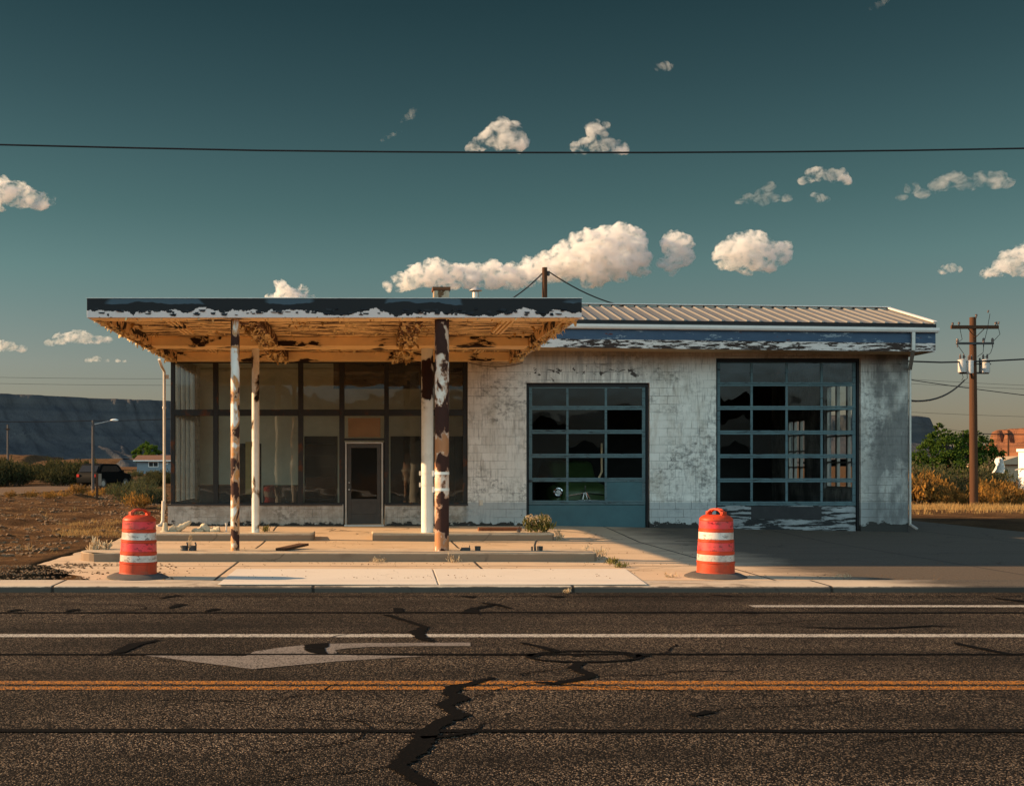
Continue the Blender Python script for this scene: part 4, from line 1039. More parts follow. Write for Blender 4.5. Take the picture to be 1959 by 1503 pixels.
def build_islands():
    def island(x0, x1, y0, y1, zb, zt, label, rl=False, seed=1):
        rng = random.Random(seed); m = MB()
        n = 10; pts = []
        r = (y1-y0)/2
        if rl:
            for k in range(n+1):
                a = math.pi/2 + math.pi*k/n; pts.append((x0+r+r*math.cos(a), (y0+y1)/2+r*math.sin(a)))
        else: pts += [(x0,y1),(x0+.02,y0)]
        L = int((x1-x0)/.35)
        for k in range(1, L): pts.append((x0+(x1-x0)*k/L, y0+.018*mnoise.noise(Vector((k*1.3,seed,0)))))
        pts += [(x1-.06,y0+.01),(x1,y0+.10),(x1,y1)]
        b = bmesh.new()
        N = len(pts)
        m.prism(pts, 'z', zb, zt)
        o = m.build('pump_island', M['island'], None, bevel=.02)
        return tag(o, label, 'pump island', 'raised concrete pump islands')
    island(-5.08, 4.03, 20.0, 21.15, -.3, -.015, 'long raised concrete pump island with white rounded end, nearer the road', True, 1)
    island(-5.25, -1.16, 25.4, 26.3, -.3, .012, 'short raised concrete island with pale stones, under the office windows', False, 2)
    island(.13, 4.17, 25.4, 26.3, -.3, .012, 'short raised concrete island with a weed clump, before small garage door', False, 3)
    zt = -.015
    def stub(px, py, Y, kind, label):
        p = at(px, py, Y); o = None
        m = MB()
        if kind == 'box':
            m.box(p.x-.08,p.x+.08,Y-.06,Y+.06,zt-.01,zt+.055); m.box(p.x+.06,p.x+.075,Y-.03,Y,zt+.05,zt+.10); m.box(p.x-.1,p.x-.07,Y-.05,Y+.03,zt-.01,zt+.03)
            o = m.build('junction_box', M['steel_dark'], None, bevel=.01); tag(o, label, 'junction box')
        elif kind == 'cup':
            m.lathe((p.x,Y,zt-.01), [(.045,0),(.05,.02),(.055,.09),(.048,.09),(.04,.03)], 12); o = m.build('pipe_stub', M['steel_dark'], None, smooth=True); tag(o, label, 'pipe stub', 'cut off pipes on the islands')
        else:
            m.lathe((p.x,Y,zt-.01), [(.06,0),(.065,.03),(.055,.06),(.07,.075),(.068,.1),(.05,.1)], 12); m.tube([(p.x+.06,Y,zt),(p.x+.065,Y-.01,zt+.11),(p.x+.05,Y,zt+.15)], .015, 6)
            o = m.build('pipe_stub', M['steel_dark'], None, smooth=True); tag(o, label, 'pipe stub', 'cut off pipes on the islands')
    stub(352, 1053, 20.6, 'elbow', 'black cut pipe with upright lever, left one of the pair by the left post')
    stub(368, 1053, 20.6, 'elbow', 'black cut pipe with upright lever, right one of the pair by the left post')
    stub(891, 1053, 20.6, 'box', 'flat black junction box on the long island beside the dark rusty post')
    stub(914, 1053, 20.6, 'cup', 'small black pipe cup standing alone on the long island')
    stub(1033, 1053, 20.6, 'cup', 'black pipe cup beside the bent hose on the long island')
    m = MB(); p = at(1024, 1053, 20.6)
    m.tube([(p.x,20.6,zt-.01),(p.x-.01,20.6,zt+.10),(p.x+.01,20.6,zt+.17),(p.x+.035,20.6,zt+.185)], .02, 8); m.cyl((p.x-.06,20.6,zt-.01),(p.x-.06,20.6,zt+.075),.018)
    tag(m.build('bent_pipe', M['steel_dark'], None, smooth=True), 'black bent hose sticking up from the long pump island', 'pipe')
    m = MB(); p = at(433, 1016, 25.9); m.cyl((p.x,25.9,0),(p.x,25.9,.21),.02); m.cyl((p.x,25.9,.17),(p.x,25.9,.215),.03); m.box(p.x-.05,p.x+.05,25.86,25.94,.01,.02)
    tag(m.build('conduit_stub', M['galv'], None), 'short upright metal conduit beside the pale stones', 'pipe stub')
    m = MB(); p = at(992, 1014, 25.8); m.cyl((p.x,25.8,0),(p.x,25.8,.06),.04,.05); m.cyl((p.x-.01,25.8,.05),(p.x-.02,25.8,.17),.006); m.cyl((p.x+.01,25.8,.05),(p.x+.02,25.8,.16),.006)
    tag(m.build('pipe_stub', M['rubber'], None), 'small dark pipe cup with two straws on the short right island', 'pipe stub')
    # plank lying over the long island
    m = MB(); a, b = at(536, 1057, 20.55), at(582, 1046, 21.3)
    a.z = .01; b.z = .05
    m.bar(a, b, .20, .045); o = m.build('plank', M['plank'], None, bevel=.006); tag(o, 'short weathered plank lying askew across the long pump island', 'plank')
    # pale lichened stones and stump by the shop wall
    def stone(px, py, Y, r, sq, seed, label, rot=0):
        p = at(px, py, Y); m = MB(); m.blob((0,0,0), r, seed, 3, .3, sq)
        o = m.build('stone', M['stone_pale'], None, smooth=True, angle=50); o.location = (p.x, Y, p.z); o.rotation_euler = (0, rot, seed)
        tag(o, label, 'stone', 'pale stones under the office window')
    stone(332, 1013, 26.1, .11, (1,1,.8), 1, 'round pale stone at the left end of the stone row')
    stone(391, 1014, 26.1, .16, (1,.8,.8), 3, 'pale speckled stone behind the long leaning rock')
    stone(377, 1015, 26.0, .10, (1.3,.8,.55), 9, 'small flat stone under the long leaning rock')
    stone(411, 1016, 26.1, .13, (1.0,.8,.7), 5, 'pale domed stone, left of the two by the conduit')
    def rock(px, py, px2, py2, Y, r0, r1, label, seed):
        a, b = at(px, py, Y), at(px2, py2, Y); m = MB(); n = 9; pts = []; rs = []
        for k in range(n+1):
            t = k/n; pts.append(a.lerp(b, t)+Vector((0,0,.012*math.sin(k*2.3+seed)))); rs.append((r0+(r1-r0)*t)*(1+.22*mnoise.noise(Vector((k*.9,seed,0))))*(.55 if k in (0,n) else 1))
        m.tube(pts, rs, 10); o = m.build('stone', M['stone_pale'], None, smooth=True, angle=60)
        tag(o, label, 'stone', 'pale stones under the office window')
    rock(338, 1013, 365, 998, 26.0, .085, .045, 'long speckled rock leaning up against the wall', 1)
    rock(402, 1016, 421, 1012, 25.95, .045, .085, 'short tapered pale stone nearest the conduit', 4)
    m = MB(); p = at(316, 1018, 26.0); m.lathe((p.x,26.0,-.0), [(.13,-.02),(.12,.02),(.07,.05),(.055,.16),(.05,.22),(.0,.22)], 14)
    tag(m.build('concrete_block', M['stone_pale'], None, smooth=True), 'pale flared concrete foot under the left downspout', 'concrete block')
    m = MB(); m.box(at(914,1014,27.6).x, at(996,1014,27.6).x, 27.4, 27.62, -.12, .03)
    tag(m.build('timber', M['rust'], None, bevel=.01), 'brown timber lying along the wall foot beside small garage door', 'timber')

def build_poles_wires():
    U = empty('utility_pole', (25.35,48,-.2), 'tall brown wooden power pole with three grey transformers', 'power pole')
    y = 48; X = 25.35; K = y/F
    def q(px, py, yy=48): return at(px, py, yy)
    m = MB(); m.tube([(X+.03,y,-.5),(X,y,4),(X-.02,y,q(0,607).z)], [.165,.15,.125], 14); m.build('pole', M['pole_wood'], U, smooth=True)
    m = MB(); z = q(0,626.5).z; m.box(q(1816,0).x, q(1906,0).x, y-.2, y-.10, z-.07, z+.07)
    m.bar((q(1848,0).x,y-.16,z-.05),(X-.02,y-.16,z-.42),.04,.02); m.bar((q(1880,0).x,y-.16,z-.05),(X+.02,y-.16,z-.42),.04,.02)
    m.build('crossarm', M['pole_wood'], U)
    m = MB(); z2 = q(0,657.5).z; m.box(q(1826,0).x, q(1897,0).x, y-.19, y-.11, z2-.045, z2+.045); m.build('crossarm', M['steel_dark'], U)
    def ins(px, py, h, r=.05):
        i = MB(); p = q(px, py); i.lathe((p.x,y-.15,p.z), [(.02,-h*.5),(.02,-h*.1),(r,0),(r*.8,h*.15),(r,h*.3),(r*.7,h*.5),(.01,h*.55)], 10); i.build('insulator', M['porcelain'], U, smooth=True)
    for px, py in ((1819,622),(1831,621),(1864,606),(1901,621)): ins(px, py, .18)
    for px, py in ((1828,657),(1878,656),(1895,656)): ins(px, py, .36, .055)
    def trans(px, py0, py1, yy, w):
        c = q(px, py1, yy); top = q(px, py0, yy).z; t = MB(); r = w/2*yy/F
        t.lathe((c.x,yy,c.z), [(r*.95,0),(r,.02),(r,(top-c.z)*.93),(r*1.06,(top-c.z)*.94),(r*1.06,(top-c.z)*.99),(r*.4,(top-c.z)*1.05)], 18); o = t.build('transformer', M['transformer'], U, smooth=True, angle=35)
        b = MB()
        for dx in (-r*.5, r*.45): b.lathe((c.x+dx,yy,top), [(.03,0),(.045,.05),(.03,.08),(.045,.12),(.02,.24)], 8)
        b.build('bushing', M['porcelain'], o, smooth=True)
    trans(1840.5,688,712,47.75,14.5); trans(1856,690,714,47.65,12); trans(1885,688,713,47.9,16)
    b = MB(); z = q(0,708).z; b.bar((q(1834,0).x,y-.05,z-.12),(q(1890,0).x,y-.05,z-.12),.06,.08); b.bar((q(1872,0).x,y-.1,z-.1),(q(1872,0).x,y-.1,z+.5),.05,.05); b.bar((q(1848,0).x,y-.1,z+.25),(q(1893,0).x,y-.1,z+.25),.05,.05); b.build('bracket', M['steel_dark'], U)
    b = MB()
    for a, c, d in (((1831,621),(1836,650),(1828,656)),((1828,660),(1838,676),(1843,684)),((1890,601),(1884,630),(1879,655)),((1903,616),(1908,640),(1896,654)),((1896,662),(1890,676),(1880,684)),((1878,660),(1876,675),(1866,683)),((1836,713),(1838,722),(1836,728)),((1846,713),(1846,724),(1840,729))):
        b = MB(); b.tube([q(*a)-Vector((0,.16,0)), q(*c)-Vector((0,.2,0)), q(*d)-Vector((0,.16,0))], .012, 5); b.build('jumper_wire', M['wire'], U)
    for px, py in ((1890,598),(1910,620)): p = q(px, py); b = MB(); b.cyl(p, p+Vector((.02,0,.1)), .03); b.build('insulator', M['porcelain'], U)
    def wire(pts, r, label, n=6, name='overhead_wire'):
        m = MB(); m.tube(pts, r, n); o = m.build(name, M['wire'], None, smooth=True); tag(o, label, 'wire', 'overhead wires')
    def span(a, b, sag, n=14):
        a, b = Vector(a), Vector(b); return [a.lerp(b, k/n)-Vector((0,0,sag*4*(k/n)*(1-k/n))) for k in range(n+1)]
    # long span over the forecourt, running out of frame both ways
    Y = 18.5
    pts = [at(px, py, Y) for px, py in ((-2600,205),(-1400,242),(-600,263),(0,277),(250,283),(500,288),(740,290.5),(980,292),(1240,292),(1500,290.5),(1730,288),(1959,284),(2600,268),(3400,240),(4400,190))]
    wire(pts, .0145, 'long black cable crossing the open sky above the station', 8)
    wire([at(1000,691.5,48.6)] + [at(px, py, 47.7) for px, py in ((1740,691),(1800,693),(1850,692),(1900,690),(1959,687),(2300,672))], .035, 'thick dark cable passing behind the garage past the transformers')
    a = Vector((13.55, 30.0, at(0,768,30).z)); wire([a]+span(at(1737,766,31), at(1845,727,47.8), .28, 10), .03, 'service cable sagging from the power pole down to the garage corner')
    wire(span(at(1650,712,60), at(2100,771,60), .1), .022, 'thin dark wire slanting down to the right behind the power pole')
    for (a, b, Y, lab) in (((1650,719),(2100,742),90,'faint grey wire just under the transformers, higher of the faint pair'),((1650,728),(2100,748),90,'faint grey wire just under the transformers, lower of the faint pair'),((1650,783),(2100,800),90,'faint wire low over the right tree, above the lowest one'),((1650,787),(1862,828),90,'faint wire slanting down to the power pole above the tree')):
        wire(span(at(*a,Y), at(*b,Y), .1), .013 if Y < 100 else .03, lab)
    wire(span(at(1862,829,48), at(2150,829,52), .05), .02, 'pale straight wire running right from the power pole over the tree')
    for (a, b, Y, lab) in (((-100,719.5),(500,723),120,'faint wire high above the left mesa rim'),((-100,731),(500,736),120,'faint wire nearest above the left mesa rim')):
        wire(span(at(*a,Y), at(*b,Y), .15), .016, lab)
    wire(span(at(-60,805.5,70), at(178,804.5,70), .05)+span(at(178,804.5,70), at(420,794,70), .1)[1:], .028, 'dark wire running past the left street lamp across the mesa')
    # mast wires
    t = at(1042,522,31)
    wire(span((t.x-.05,31,t.z), at(940,590,31), .12), .018, 'wire sloping down left from the roof mast')
    wire(span((t.x+.13,31,t.z+.02), at(1240,592,34), .22), .018, 'wire sloping down right from the roof mast to the metal roof')
    # street lamp, far pole
    L = empty('street_lamp', (at(178,0,70).x,70,-.1), 'brown street lamp post with pale lamp head before the left mesa', 'street lamp')
    c = at(178,804,70); m = MB(); m.tube([(c.x,70,-.3),(c.x,70,c.z)], [.10,.075], 10); m.build('pole', M['grey_post'], L, smooth=True)
    m = MB(); m.tube([at(178,812,70), at(196,808,70), at(213,804,70)], .03, 6); m.build('arm', M['galv'], L)
    m = MB(); p = at(219,803.5,70); m.blob(p, .26, 2, 2, .05, (1,.5,.32)); m.build('lamp_head', M['lamp_lens'], L, smooth=True)
    P = empty('far_pole', (at(15,0,110).x,110,-.1), 'thin dark wooden pole at the far left before the mesa', 'pole')
    c = at(15,812,110); m = MB(); m.tube([(c.x,110,-.3),(c.x,110,c.z)], [.13,.09], 8); m.build('pole', M['grey_post'], P)
    m = MB(); m.box(c.x-.2,c.x+.2,109.9,110.0,c.z-.5,c.z-.38); m.build('crossarm', M['pole_wood'], P)
    for (px, py, Y, h) in ((1886,838,210,'left'),(1929,822,170,'right')):
        c = at(px, py, Y); P = empty('far_pole', (c.x,Y,-.2), 'distant thin pole in front of the red mesa, %s one of two' % h, 'pole', 'distant poles before the red mesa')
        m = MB(); m.tube([(c.x,Y,-.3),(c.x,Y,c.z)], [.17,.12], 6); m.build('pole', M['pole_wood'], P)
        m = MB(); m.box(c.x-.5,c.x+.5,Y-.1,Y+.05,c.z-.7,c.z-.5); m.build('crossarm', M['pole_wood'], P)
    # sign on a post
    S = empty('sign_post', (at(185,0,55).x,55,-.2), 'slim wooden post with a pale blank board by the dirt road', 'sign')
    c = at(186,905,55); m = MB(); m.box(c.x-.055,c.x+.045,54.95,55.05,-.4,c.z); m.build('post', M['plank'], S)
    m = MB(); m.bar((c.x+.06,54.97,at(0,906,55).z-.28),(c.x+.17,55.12,at(0,906,55).z-.28),.02,.58); m.build('board', M['alu'], S)

def build_far():
    # dark sport utility car on the dirt road
    Y = 84.0; c = at(200, 925, Y)
    C = empty('parked_car', (c.x,Y,-.12), 'black tall car parked on the dirt road beside shrubs', 'car')
    m = MB()
    prof = [(-2.1,.35),(-2.15,.75),(-2.05,1.0),(-1.95,1.12),(-1.55,1.68),(-1.2,1.76),(.3,1.74),(.55,1.66),(1.15,1.12),(1.95,1.0),(2.12,.8),(2.15,.4)]
    m.prism([(x, z) for x, z in prof], 'y', -.88, .88)
    body = m.build('body', M['car_black'], C, bevel=.06, smooth=True)
    w = MB()
    for s in (-.885, .885): w.prism([(-1.6,1.18),(-1.35,1.6),(.25,1.6),(.85,1.18)], 'y', s-.004, s+.004)
    w.build('side_window', M['dark_glass'], C)
    w = MB(); w.quad((.62,-.75,1.63),(.62,.75,1.63),(1.13,.8,1.17),(1.13,-.8,1.17)); w.v = [v+Vector((.02,0,.02)) for v in w.v]; w.build('windscreen', M['lamp_lens'], C)
    w = MB(); w.quad((-1.62,-.72,1.6),(-1.62,.72,1.6),(-1.95,.76,1.15),(-1.95,-.76,1.15)); w.v = [v+Vector((-.02,0,.02)) for v in w.v]; w.build('rear_window', M['dark_glass'], C)
    for x in (-1.35, 1.35):
        for s in (-1, 1):
            t = MB(); t.cyl((x,s*.70,.34),(x,s*.90,.34),.34,None,18); wh = t.build('wheel', M['rubber'], C)
            t = MB(); t.cyl((x,s*.895,.34),(x,s*.91,.34),.2,None,14); t.build('rim', M['galv'], wh)
    for s in (-1, 1):
        t = MB(); t.box(-2.17,-2.09,s*.72-.1,s*.72+.1,.8,1.0); t.build('tail_light', M['tail_red'], C)
        t = MB(); t.box(2.05,2.14,s*.66-.14,s*.66+.14,.78,.92); t.build('headlight', M['lamp_lens'], C)
        t = MB(); t.box(.75,.9,s*.97-.1,s*.97+.1,1.12,1.26); t.build('mirror', M['car_black'], C)
    C.rotation_euler = (0,0,math.radians(66))
    # children were built around the world origin: put them under the root unshifted
    for o in C.children_recursive:
        for v in o.data.vertices: v.co += Vector((C.location.x, C.location.y, C.location.z)) 
        o.data.update()
    # far house
    Y = 235; hz = lambda py: at(0,py,Y).z; hx = lambda px: at(px,0,Y).x
    Hs = empty('house', (hx(300),Y,-.2), 'low blue grey house with brown roof under a green tree', 'house')
    m = MB(); m.box(hx(262),hx(420),Y,Y+8,-.3,hz(880)); m.build('wall', M['blue_siding'], Hs)
    m = MB(); m.prism([(Y-.8,hz(880.5)),(Y+8.8,hz(880.5)),(Y+4,hz(870))], 'x', hx(256), hx(428)); m.build('roof', M['brown_roof'], Hs)
    m = MB(); m.box(hx(256),hx(428),Y-.9,Y-.82,hz(882),hz(880)); m.build('fascia', M['white_paint'], Hs)
    for (a, b, t, u) in ((284,303,883,893),(316,321.5,883,888),(340,356,883,893)):
        m = MB(); m.box(hx(a),hx(b),Y-.06,Y-.01,hz(u),hz(t)); wi = m.build('window', M['white_paint'], Hs)
        m = MB(); m.box(hx(a+1),hx((a+b)/2-.4),Y-.08,Y-.065,hz(u-1),hz(t+1)); m.box(hx((a+b)/2+.4),hx(b-1),Y-.08,Y-.065,hz(u-1),hz(t+1)); m.build('pane', M['dark_glass'], wi)
    # tree behind that house
    Y = 250; s = Y/F
    lob = [(at(px,py,Y+dy), r*s) for px,py,r,dy in ((275,862,13,0),(262,868,10,1),(290,862,12,-1),(278,852,8,1),(302,868,9,0),(258,876,7,0),(287,872,12,-2))]
    b = at(278,890,Y); make_tree('tree', (b.x,Y,-.2), lob, 'leaf_far', 'round green tree rising behind the far blue house', 'tree', 4, .42, 16, 30, None, .25)
    # big shrubby tree on the right
    Y = 60; s = Y/F
    lob = [(at(px,py,Y+dy), r*s) for px,py,r,dy in ((1795,825,14,0),(1790,845,22,.4),(1768,868,22,0),(1750,880,18,.3),(1812,858,28,-.3),(1838,850,24,.5),(1860,846,22,0),(1882,858,24,.3),(1898,872,20,0),(1780,893,26,-.5),(1815,890,30,-.8),(1850,885,32,-.6),(1885,890,26,-.4),(1905,900,18,0),(1842,828,9,0),(1815,832,10,.2),(1870,832,8,.1),(1745,900,18,0),(1725,880,20,1.0),(1700,890,22,1.0),(1792,814,7,0))]
    b = at(1835,950,Y); make_tree('tree', (b.x,Y,-.2), lob, 'leaf_tree', 'broad dark green tree behind the power pole, right of the garage', 'tree', 9, .15, 105, 20, None, .16)
    # tan house and pale canvas seen past it
    Y = 120; hx = lambda px: at(px,0,Y).x; hz = lambda py: at(0,py,Y).z
    Hs = empty('house', (hx(1915),Y,-.2), 'low tan house half hidden behind the right tree', 'house')
    m = MB(); m.box(hx(1898),hx(1990),Y,Y+7,-.3,hz(888)); m.build('wall', M['tan_wall'], Hs)
    m = MB(); m.prism([(hx(1892),hz(888)),(hx(1996),hz(888)),(hx(1945),hz(872))], 'y', Y-.5, Y+7.5); m.build('roof', M['tan_wall'], Hs)
    Y = 51.5
    m = MB(); rng = random.Random(3); n = 9
    c = at(1912,893,Y)
    for j in range(n+1):
        for i in range(n+1):
            u, v = i/n-.5, j/n
            w = .42*(.35+.65*v)
            m.v.append(c+Vector((u*w*1.4, .2*math.sin(u*9+v*4)*(.5+v)+.07*rng.random(), 0.38-v*.68+.11*abs(u)*math.cos(v*3+u*5)+.06*rng.random())))
    m.f = [(j*(n+1)+i, j*(n+1)+i+1, (j+1)*(n+1)+i+1, (j+1)*(n+1)+i) for j in range(n) for i in range(n)]
    o = m.build('canvas_sheet', M['tarp'], None, fixn=False, smooth=True, angle=70); so = o.modifiers.new('solid','SOLIDIFY'); so.thickness = .02
    tag(o, 'crumpled pale canvas sheet hung among the bushes at the right', 'canvas sheet')
    # white shed cut by the right edge
    X0 = at(1948,0,54).x; hz = lambda py: at(0,py,54).z
    S = empty('white_shed', (X0+1.5,52,-.2), 'small bright white flat topped shed cut off by the right edge', 'shed')
    m = MB(); m.box(X0, X0+3, 50.5, 54, -.4, hz(864)); m.build('wall', M['shed_white'], S, bevel=.01)
    m = MB(); m.box(X0-.06, X0+3.06, 50.44, 54.06, hz(864), hz(858.5)); m.build('roof', M['white_paint'], S, bevel=.01)
    m = MB(); m.tube([(X0-.2,53.9,hz(899)),(X0-.06,53.7,hz(896)),(X0-.05,51,hz(896.5))], .03, 6); m.build('pipe', M['galv'], S)
    # old car inside the small bay
    cx = at(1118,950,30.4).x
    C = empty('old_car', (cx,31.6,-.12), 'old dark green car with round chrome headlight behind the small garage door', 'car')
    m = MB(); y0 = 30.35
    m.prism([(y0,.35),(y0,.85),(y0+.25,1.0),(y0+1.5,1.12),(y0+2.1,1.62),(y0+3.6,1.66),(y0+4.4,1.1),(y0+5.0,.95),(y0+5.0,.35)], 'x', cx-.62, cx+.62); m.build('body', M['car_green'], C, bevel=.12, smooth=True)
    for s in (-1, 1):
        m = MB(); m.blob((cx+s*.70,y0+.75,.55), .5, 3, 3, .03, (.5,1.5,.85)); m.build('fender', M['car_green'], C, smooth=True, angle=180)
        m = MB(); X = cx+s*.72; m.lathe((0,0,0), [(.0,.0),(.07,.0),(.10,.02),(.125,.01),(.13,-.03),(.12,-.12)], 20)
        m.v = [Vector((X+v.x, y0-.12-v.z, .80+v.y)) for v in m.v]; hl = m.build('headlight', M['chrome'], C, smooth=True, angle=35)
        m = MB(); m.lathe((0,0,0), [(.0,.035),(.05,.025),(.07,.004)], 16, False); m.v = [Vector((X+v.x, y0-.12-v.z, .80+v.y)) for v in m.v]; m.build('lens', M['lamp_lens'], hl, smooth=True)
    m = MB(); m.tube([(cx-.85,y0-.05,.55),(cx-.4,y0-.2,.56),(cx+.4,y0-.2,.56),(cx+.85,y0-.05,.55)], .045, 8); m.build('bumper', M['chrome'], C, smooth=True)
    m = MB(); m.bar((cx,y0-.02,.72),(cx,y0-.05,.98),.025); 
    for a in (-.13,-.06,.06,.13): m.bar((cx+a*.3,y0-.03,.80),(cx+a,y0-.04,.62),.02)
    m.bar((cx-.5,y0-.02,.70),(cx-.06,y0-.04,.78),.02); m.bar((cx+.5,y0-.02,.74),(cx+.06,y0-.04,.78),.02)
    m.build('grille', M['chrome'], C)
    m = MB(); a, b = at(1145,915,30.0), at(1151,884,30.3); m.tube([a, a.lerp(b,.4)+Vector((.05,0,0)), b, b+Vector((.02,.1,.5))], .028, 6)
    tag(m.build('leaning_stick', M['plank2'], None), 'pale stick leaning behind the small garage door glass', 'stick')
    # shelves and counter inside the shop
    YI = 34.3; X = lambda px: (px-700)*YI/F; Z = lambda py: H-(py-890)*YI/F
    S = empty('shelving_unit', (X(610),YI,.02), 'dark shelving unit seen through the shop doorway in the rear room', 'shelves')
    m = MB(); m.box(X(578),X(582),YI-.2,YI+.2,.02,2.4); m.box(X(640),X(644),YI-.2,YI+.2,.02,2.4); m.box(X(582),X(640),YI+.17,YI+.2,.02,2.4); m.build('frame', M['shelf'], S)
    for k in range(7): m = MB(); m.box(X(582)+.002,X(640)-.002,YI-.2,YI+.168,.15+.33*k,.175+.33*k); m.build('shelf', M['alu_dark'], S)
    C = empty('shop_counter', (X(400),32.0,.02), 'black low counter inside the shop behind the left windows', 'counter')
    m = MB(); m.box(fx(352),(450-700)*32/F,31.6,32.2,.02,H-(927-890)*31.6/F-.05); m.build('body', M['trim_dark'], C)
    m = MB(); m.box(fx(350),(452-700)*32/F,31.55,32.25,H-(927-890)*31.6/F-.048,H-(927-890)*31.6/F); m.build('counter_top', M['shelf'], C, bevel=.006)
    m = MB(); m.box((505-700)*32.6/F,(572-700)*32.6/F,32.3,32.8,.02,H-(928-890)*32.3/F); 
    o = m.build('low_cabinet', M['trim_dark'], None, bevel=.01); tag(o, 'black low cabinet inside the shop behind the middle windows', 'cabinet')

def build_plants():
    rng = random.Random(21)
    def place(o, x, y, z, s, rz, label): o.location = (x,y,z); o.scale = (s,s,s*rng.uniform(.9,1.1)); o.rotation_euler = (0,0,rz); o['label'] = label
    def scatter(protos, pts, labels, zf=None):
        for i, (x, y, s) in enumerate(pts):
            k = i if i < len(protos) else rng.randrange(len(protos))
            o = protos[i] if i < len(protos) else copy_tree(protos[k])
            place(o, x, y, zf(x,y) if zf else ground_z(x,y)-.02, s, rng.uniform(0,6.28), labels[i % len(labels)] if isinstance(labels, list) else labels)
    # golden rabbitbrush right of the garage
    gold = [make_shrub('rabbitbrush', '', 'bush', 'dry golden bushes right of the garage', 30+k, 1.5, 1.15, 900, .16, 'leaf_gold', .8, 26) for k in range(3)]
    pts = []
    for px, s in ((1742,1.0),(1756,.7),(1768,1.15),(1781,.6),(1792,1.3),(1806,.75),(1820,.95),(1836,.6),(1850,.7),(1872,.75),(1884,1.05),(1898,.8),(1912,.55),(1928,.9),(1944,.65),(1751,1.3),(1787,1.0),(1890,1.2),(1935,1.1)):
        Y = rng.uniform(49,53); pts.append(((px-VX)/F*Y, Y, s*rng.uniform(.75,1.0)))
    scatter(gold, pts, 'golden dry bush in the row beside the power pole')
    sage = [make_shrub('sagebrush', '', 'bush', 'grey green bushes under the right tree', 40+k, 1.7, 1.5, 900, .13, 'leaf_sage', .4, 26) for k in range(3)]
    pts = []
    for px, s in ((1738,1.25),(1760,1.1),(1778,1.3),(1800,1.15),(1818,1.0),(1838,1.2),(1868,1.15),(1890,1.25),(1905,1.0),(1748,1.35),(1790,1.2),(1850,1.0),(1926,.9)):
        Y = rng.uniform(52.5,56); pts.append(((px-VX)/F*Y, Y, s))
    scatter(sage, pts, 'grey green bush in the thicket under the broad right tree')
    # left: dark shrubs beyond the dirt road
    dark = [make_shrub('dark_shrub', '', 'shrub', 'dark shrubs beyond the dirt road', 50+k, 3.2, 2.0, 900, .30, 'leaf_dark', .35, 26) for k in range(4)]
    pts = []
    for k in range(46):
        px = -20+rng.uniform(0,345); py = rng.uniform(912,928)
        if 150 < px < 240 and py > 917: py = 912
        Y = 92+rng.uniform(0,60); pts.append(((px-VX)/F*Y, Y, rng.uniform(.75,1.2)*(1 if px < 165 else .55)))
    scatter(dark, pts, 'dark shrub in the band of brush beyond the dirt road', lambda x,y: -.3)
    tan_ = [make_shrub('tan_shrub', '', 'shrub', 'tan brush before the far house', 60+k, 2.6, 1.7, 500, .30, 'leaf_sage', .6, 20) for k in range(2)]
    pts = []
    for k in range(16):
        px = rng.uniform(120,330); Y = rng.uniform(150,200); pts.append(((px-VX)/F*Y, Y, rng.uniform(.45,.8)))
    scatter(tan_, pts, 'pale olive brush between the shrub band and the far house', lambda x,y: -.3)
    # mid-left scrub on the dirt mounds
    near = [make_shrub('scrub_bush', '', 'bush', 'low scrub on the dirt lot left of the station', 70+k, 1.1, .75, 700, .10, 'leaf_sage', .6, 24) for k in range(3)]
    pts = []
    for px, py, s in ((248,966,1.3),(268,968,1.2),(283,965,1.0),(232,950,1.0),(262,944,1.1),(283,940,1.3),(248,934,1.1),(215,948,.9),(296,968,.9),(272,925,1.1),(300,950,.8)):
        Y = F*(H+.2)/(py-VY); pts.append(((px-VX)/F*Y, Y, s))
    scatter(near, pts, 'olive scrub bush on the dirt lot between downspout and sign post')
    rust = [make_shrub('dry_bush', '', 'bush', 'low rusty dry bushes on the dirt lot', 80+k, 1.0, .5, 500, .10, 'leaf_gold', .6, 20) for k in range(2)]
    pts = []
    for px, py, s in ((150,956,1.0),(120,952,.9),(180,952,1.0),(96,958,.8),(262,972,1.1),(205,945,1.0),(285,960,.9),(60,952,.8),(20,955,.7),(240,958,.9)):
        Y = F*(H+.2)/(py-VY); pts.append(((px-VX)/F*Y, Y, s))
    scatter(rust, pts, 'rusty dry bush low on the dirt lot left of the station')
    # weeds
    def weed(label, px, py, Y, z, w, h, n, leaf, seed, green=True):
        p = at(px, py, Y)
        r = empty('weed', (0,0,0), label, 'weed', 'weeds growing from the concrete')
        lv, st = shrub_mesh(seed, w, h, n, leaf, .9, 10)
        lv.build('foliage', M['weed_green' if green else 'weed_pale'], r, fixn=False); st.build('stem', M['weed_pale'], r)
        if green == 2:
            hd = MB(); rg = random.Random(seed)
            for k in range(60):
                a = rg.uniform(0,6.28); rr = w*.5*rg.uniform(.4,1.1); c = Vector((rr*math.cos(a), rr*math.sin(a), h*rg.uniform(.7,1.15)))
                for q in range(6): leafquad(hd, c+Vector((rg.gauss(0,.02),rg.gauss(0,.02),-q*.018)), leaf*.35, rg)
            hd.build('seed_heads', M['weed_pale'], r, fixn=False)
        r.location = (p.x, Y, z)
    weed('leafy weed clump with pale drooping seed heads on the short right island', 1030, 1014, 25.9, .0, .62, .36, 500, .10, 1, 2)
    weed('small weed at the right end of the short right island', 1066, 1016, 25.5, -.15, .25, .22, 90, .05, 2, False)
    weed('wispy reddish weed at the right end of the long island', 1140, 1056, 20.5, -.16, .55, .26, 130, .05, 3, False)
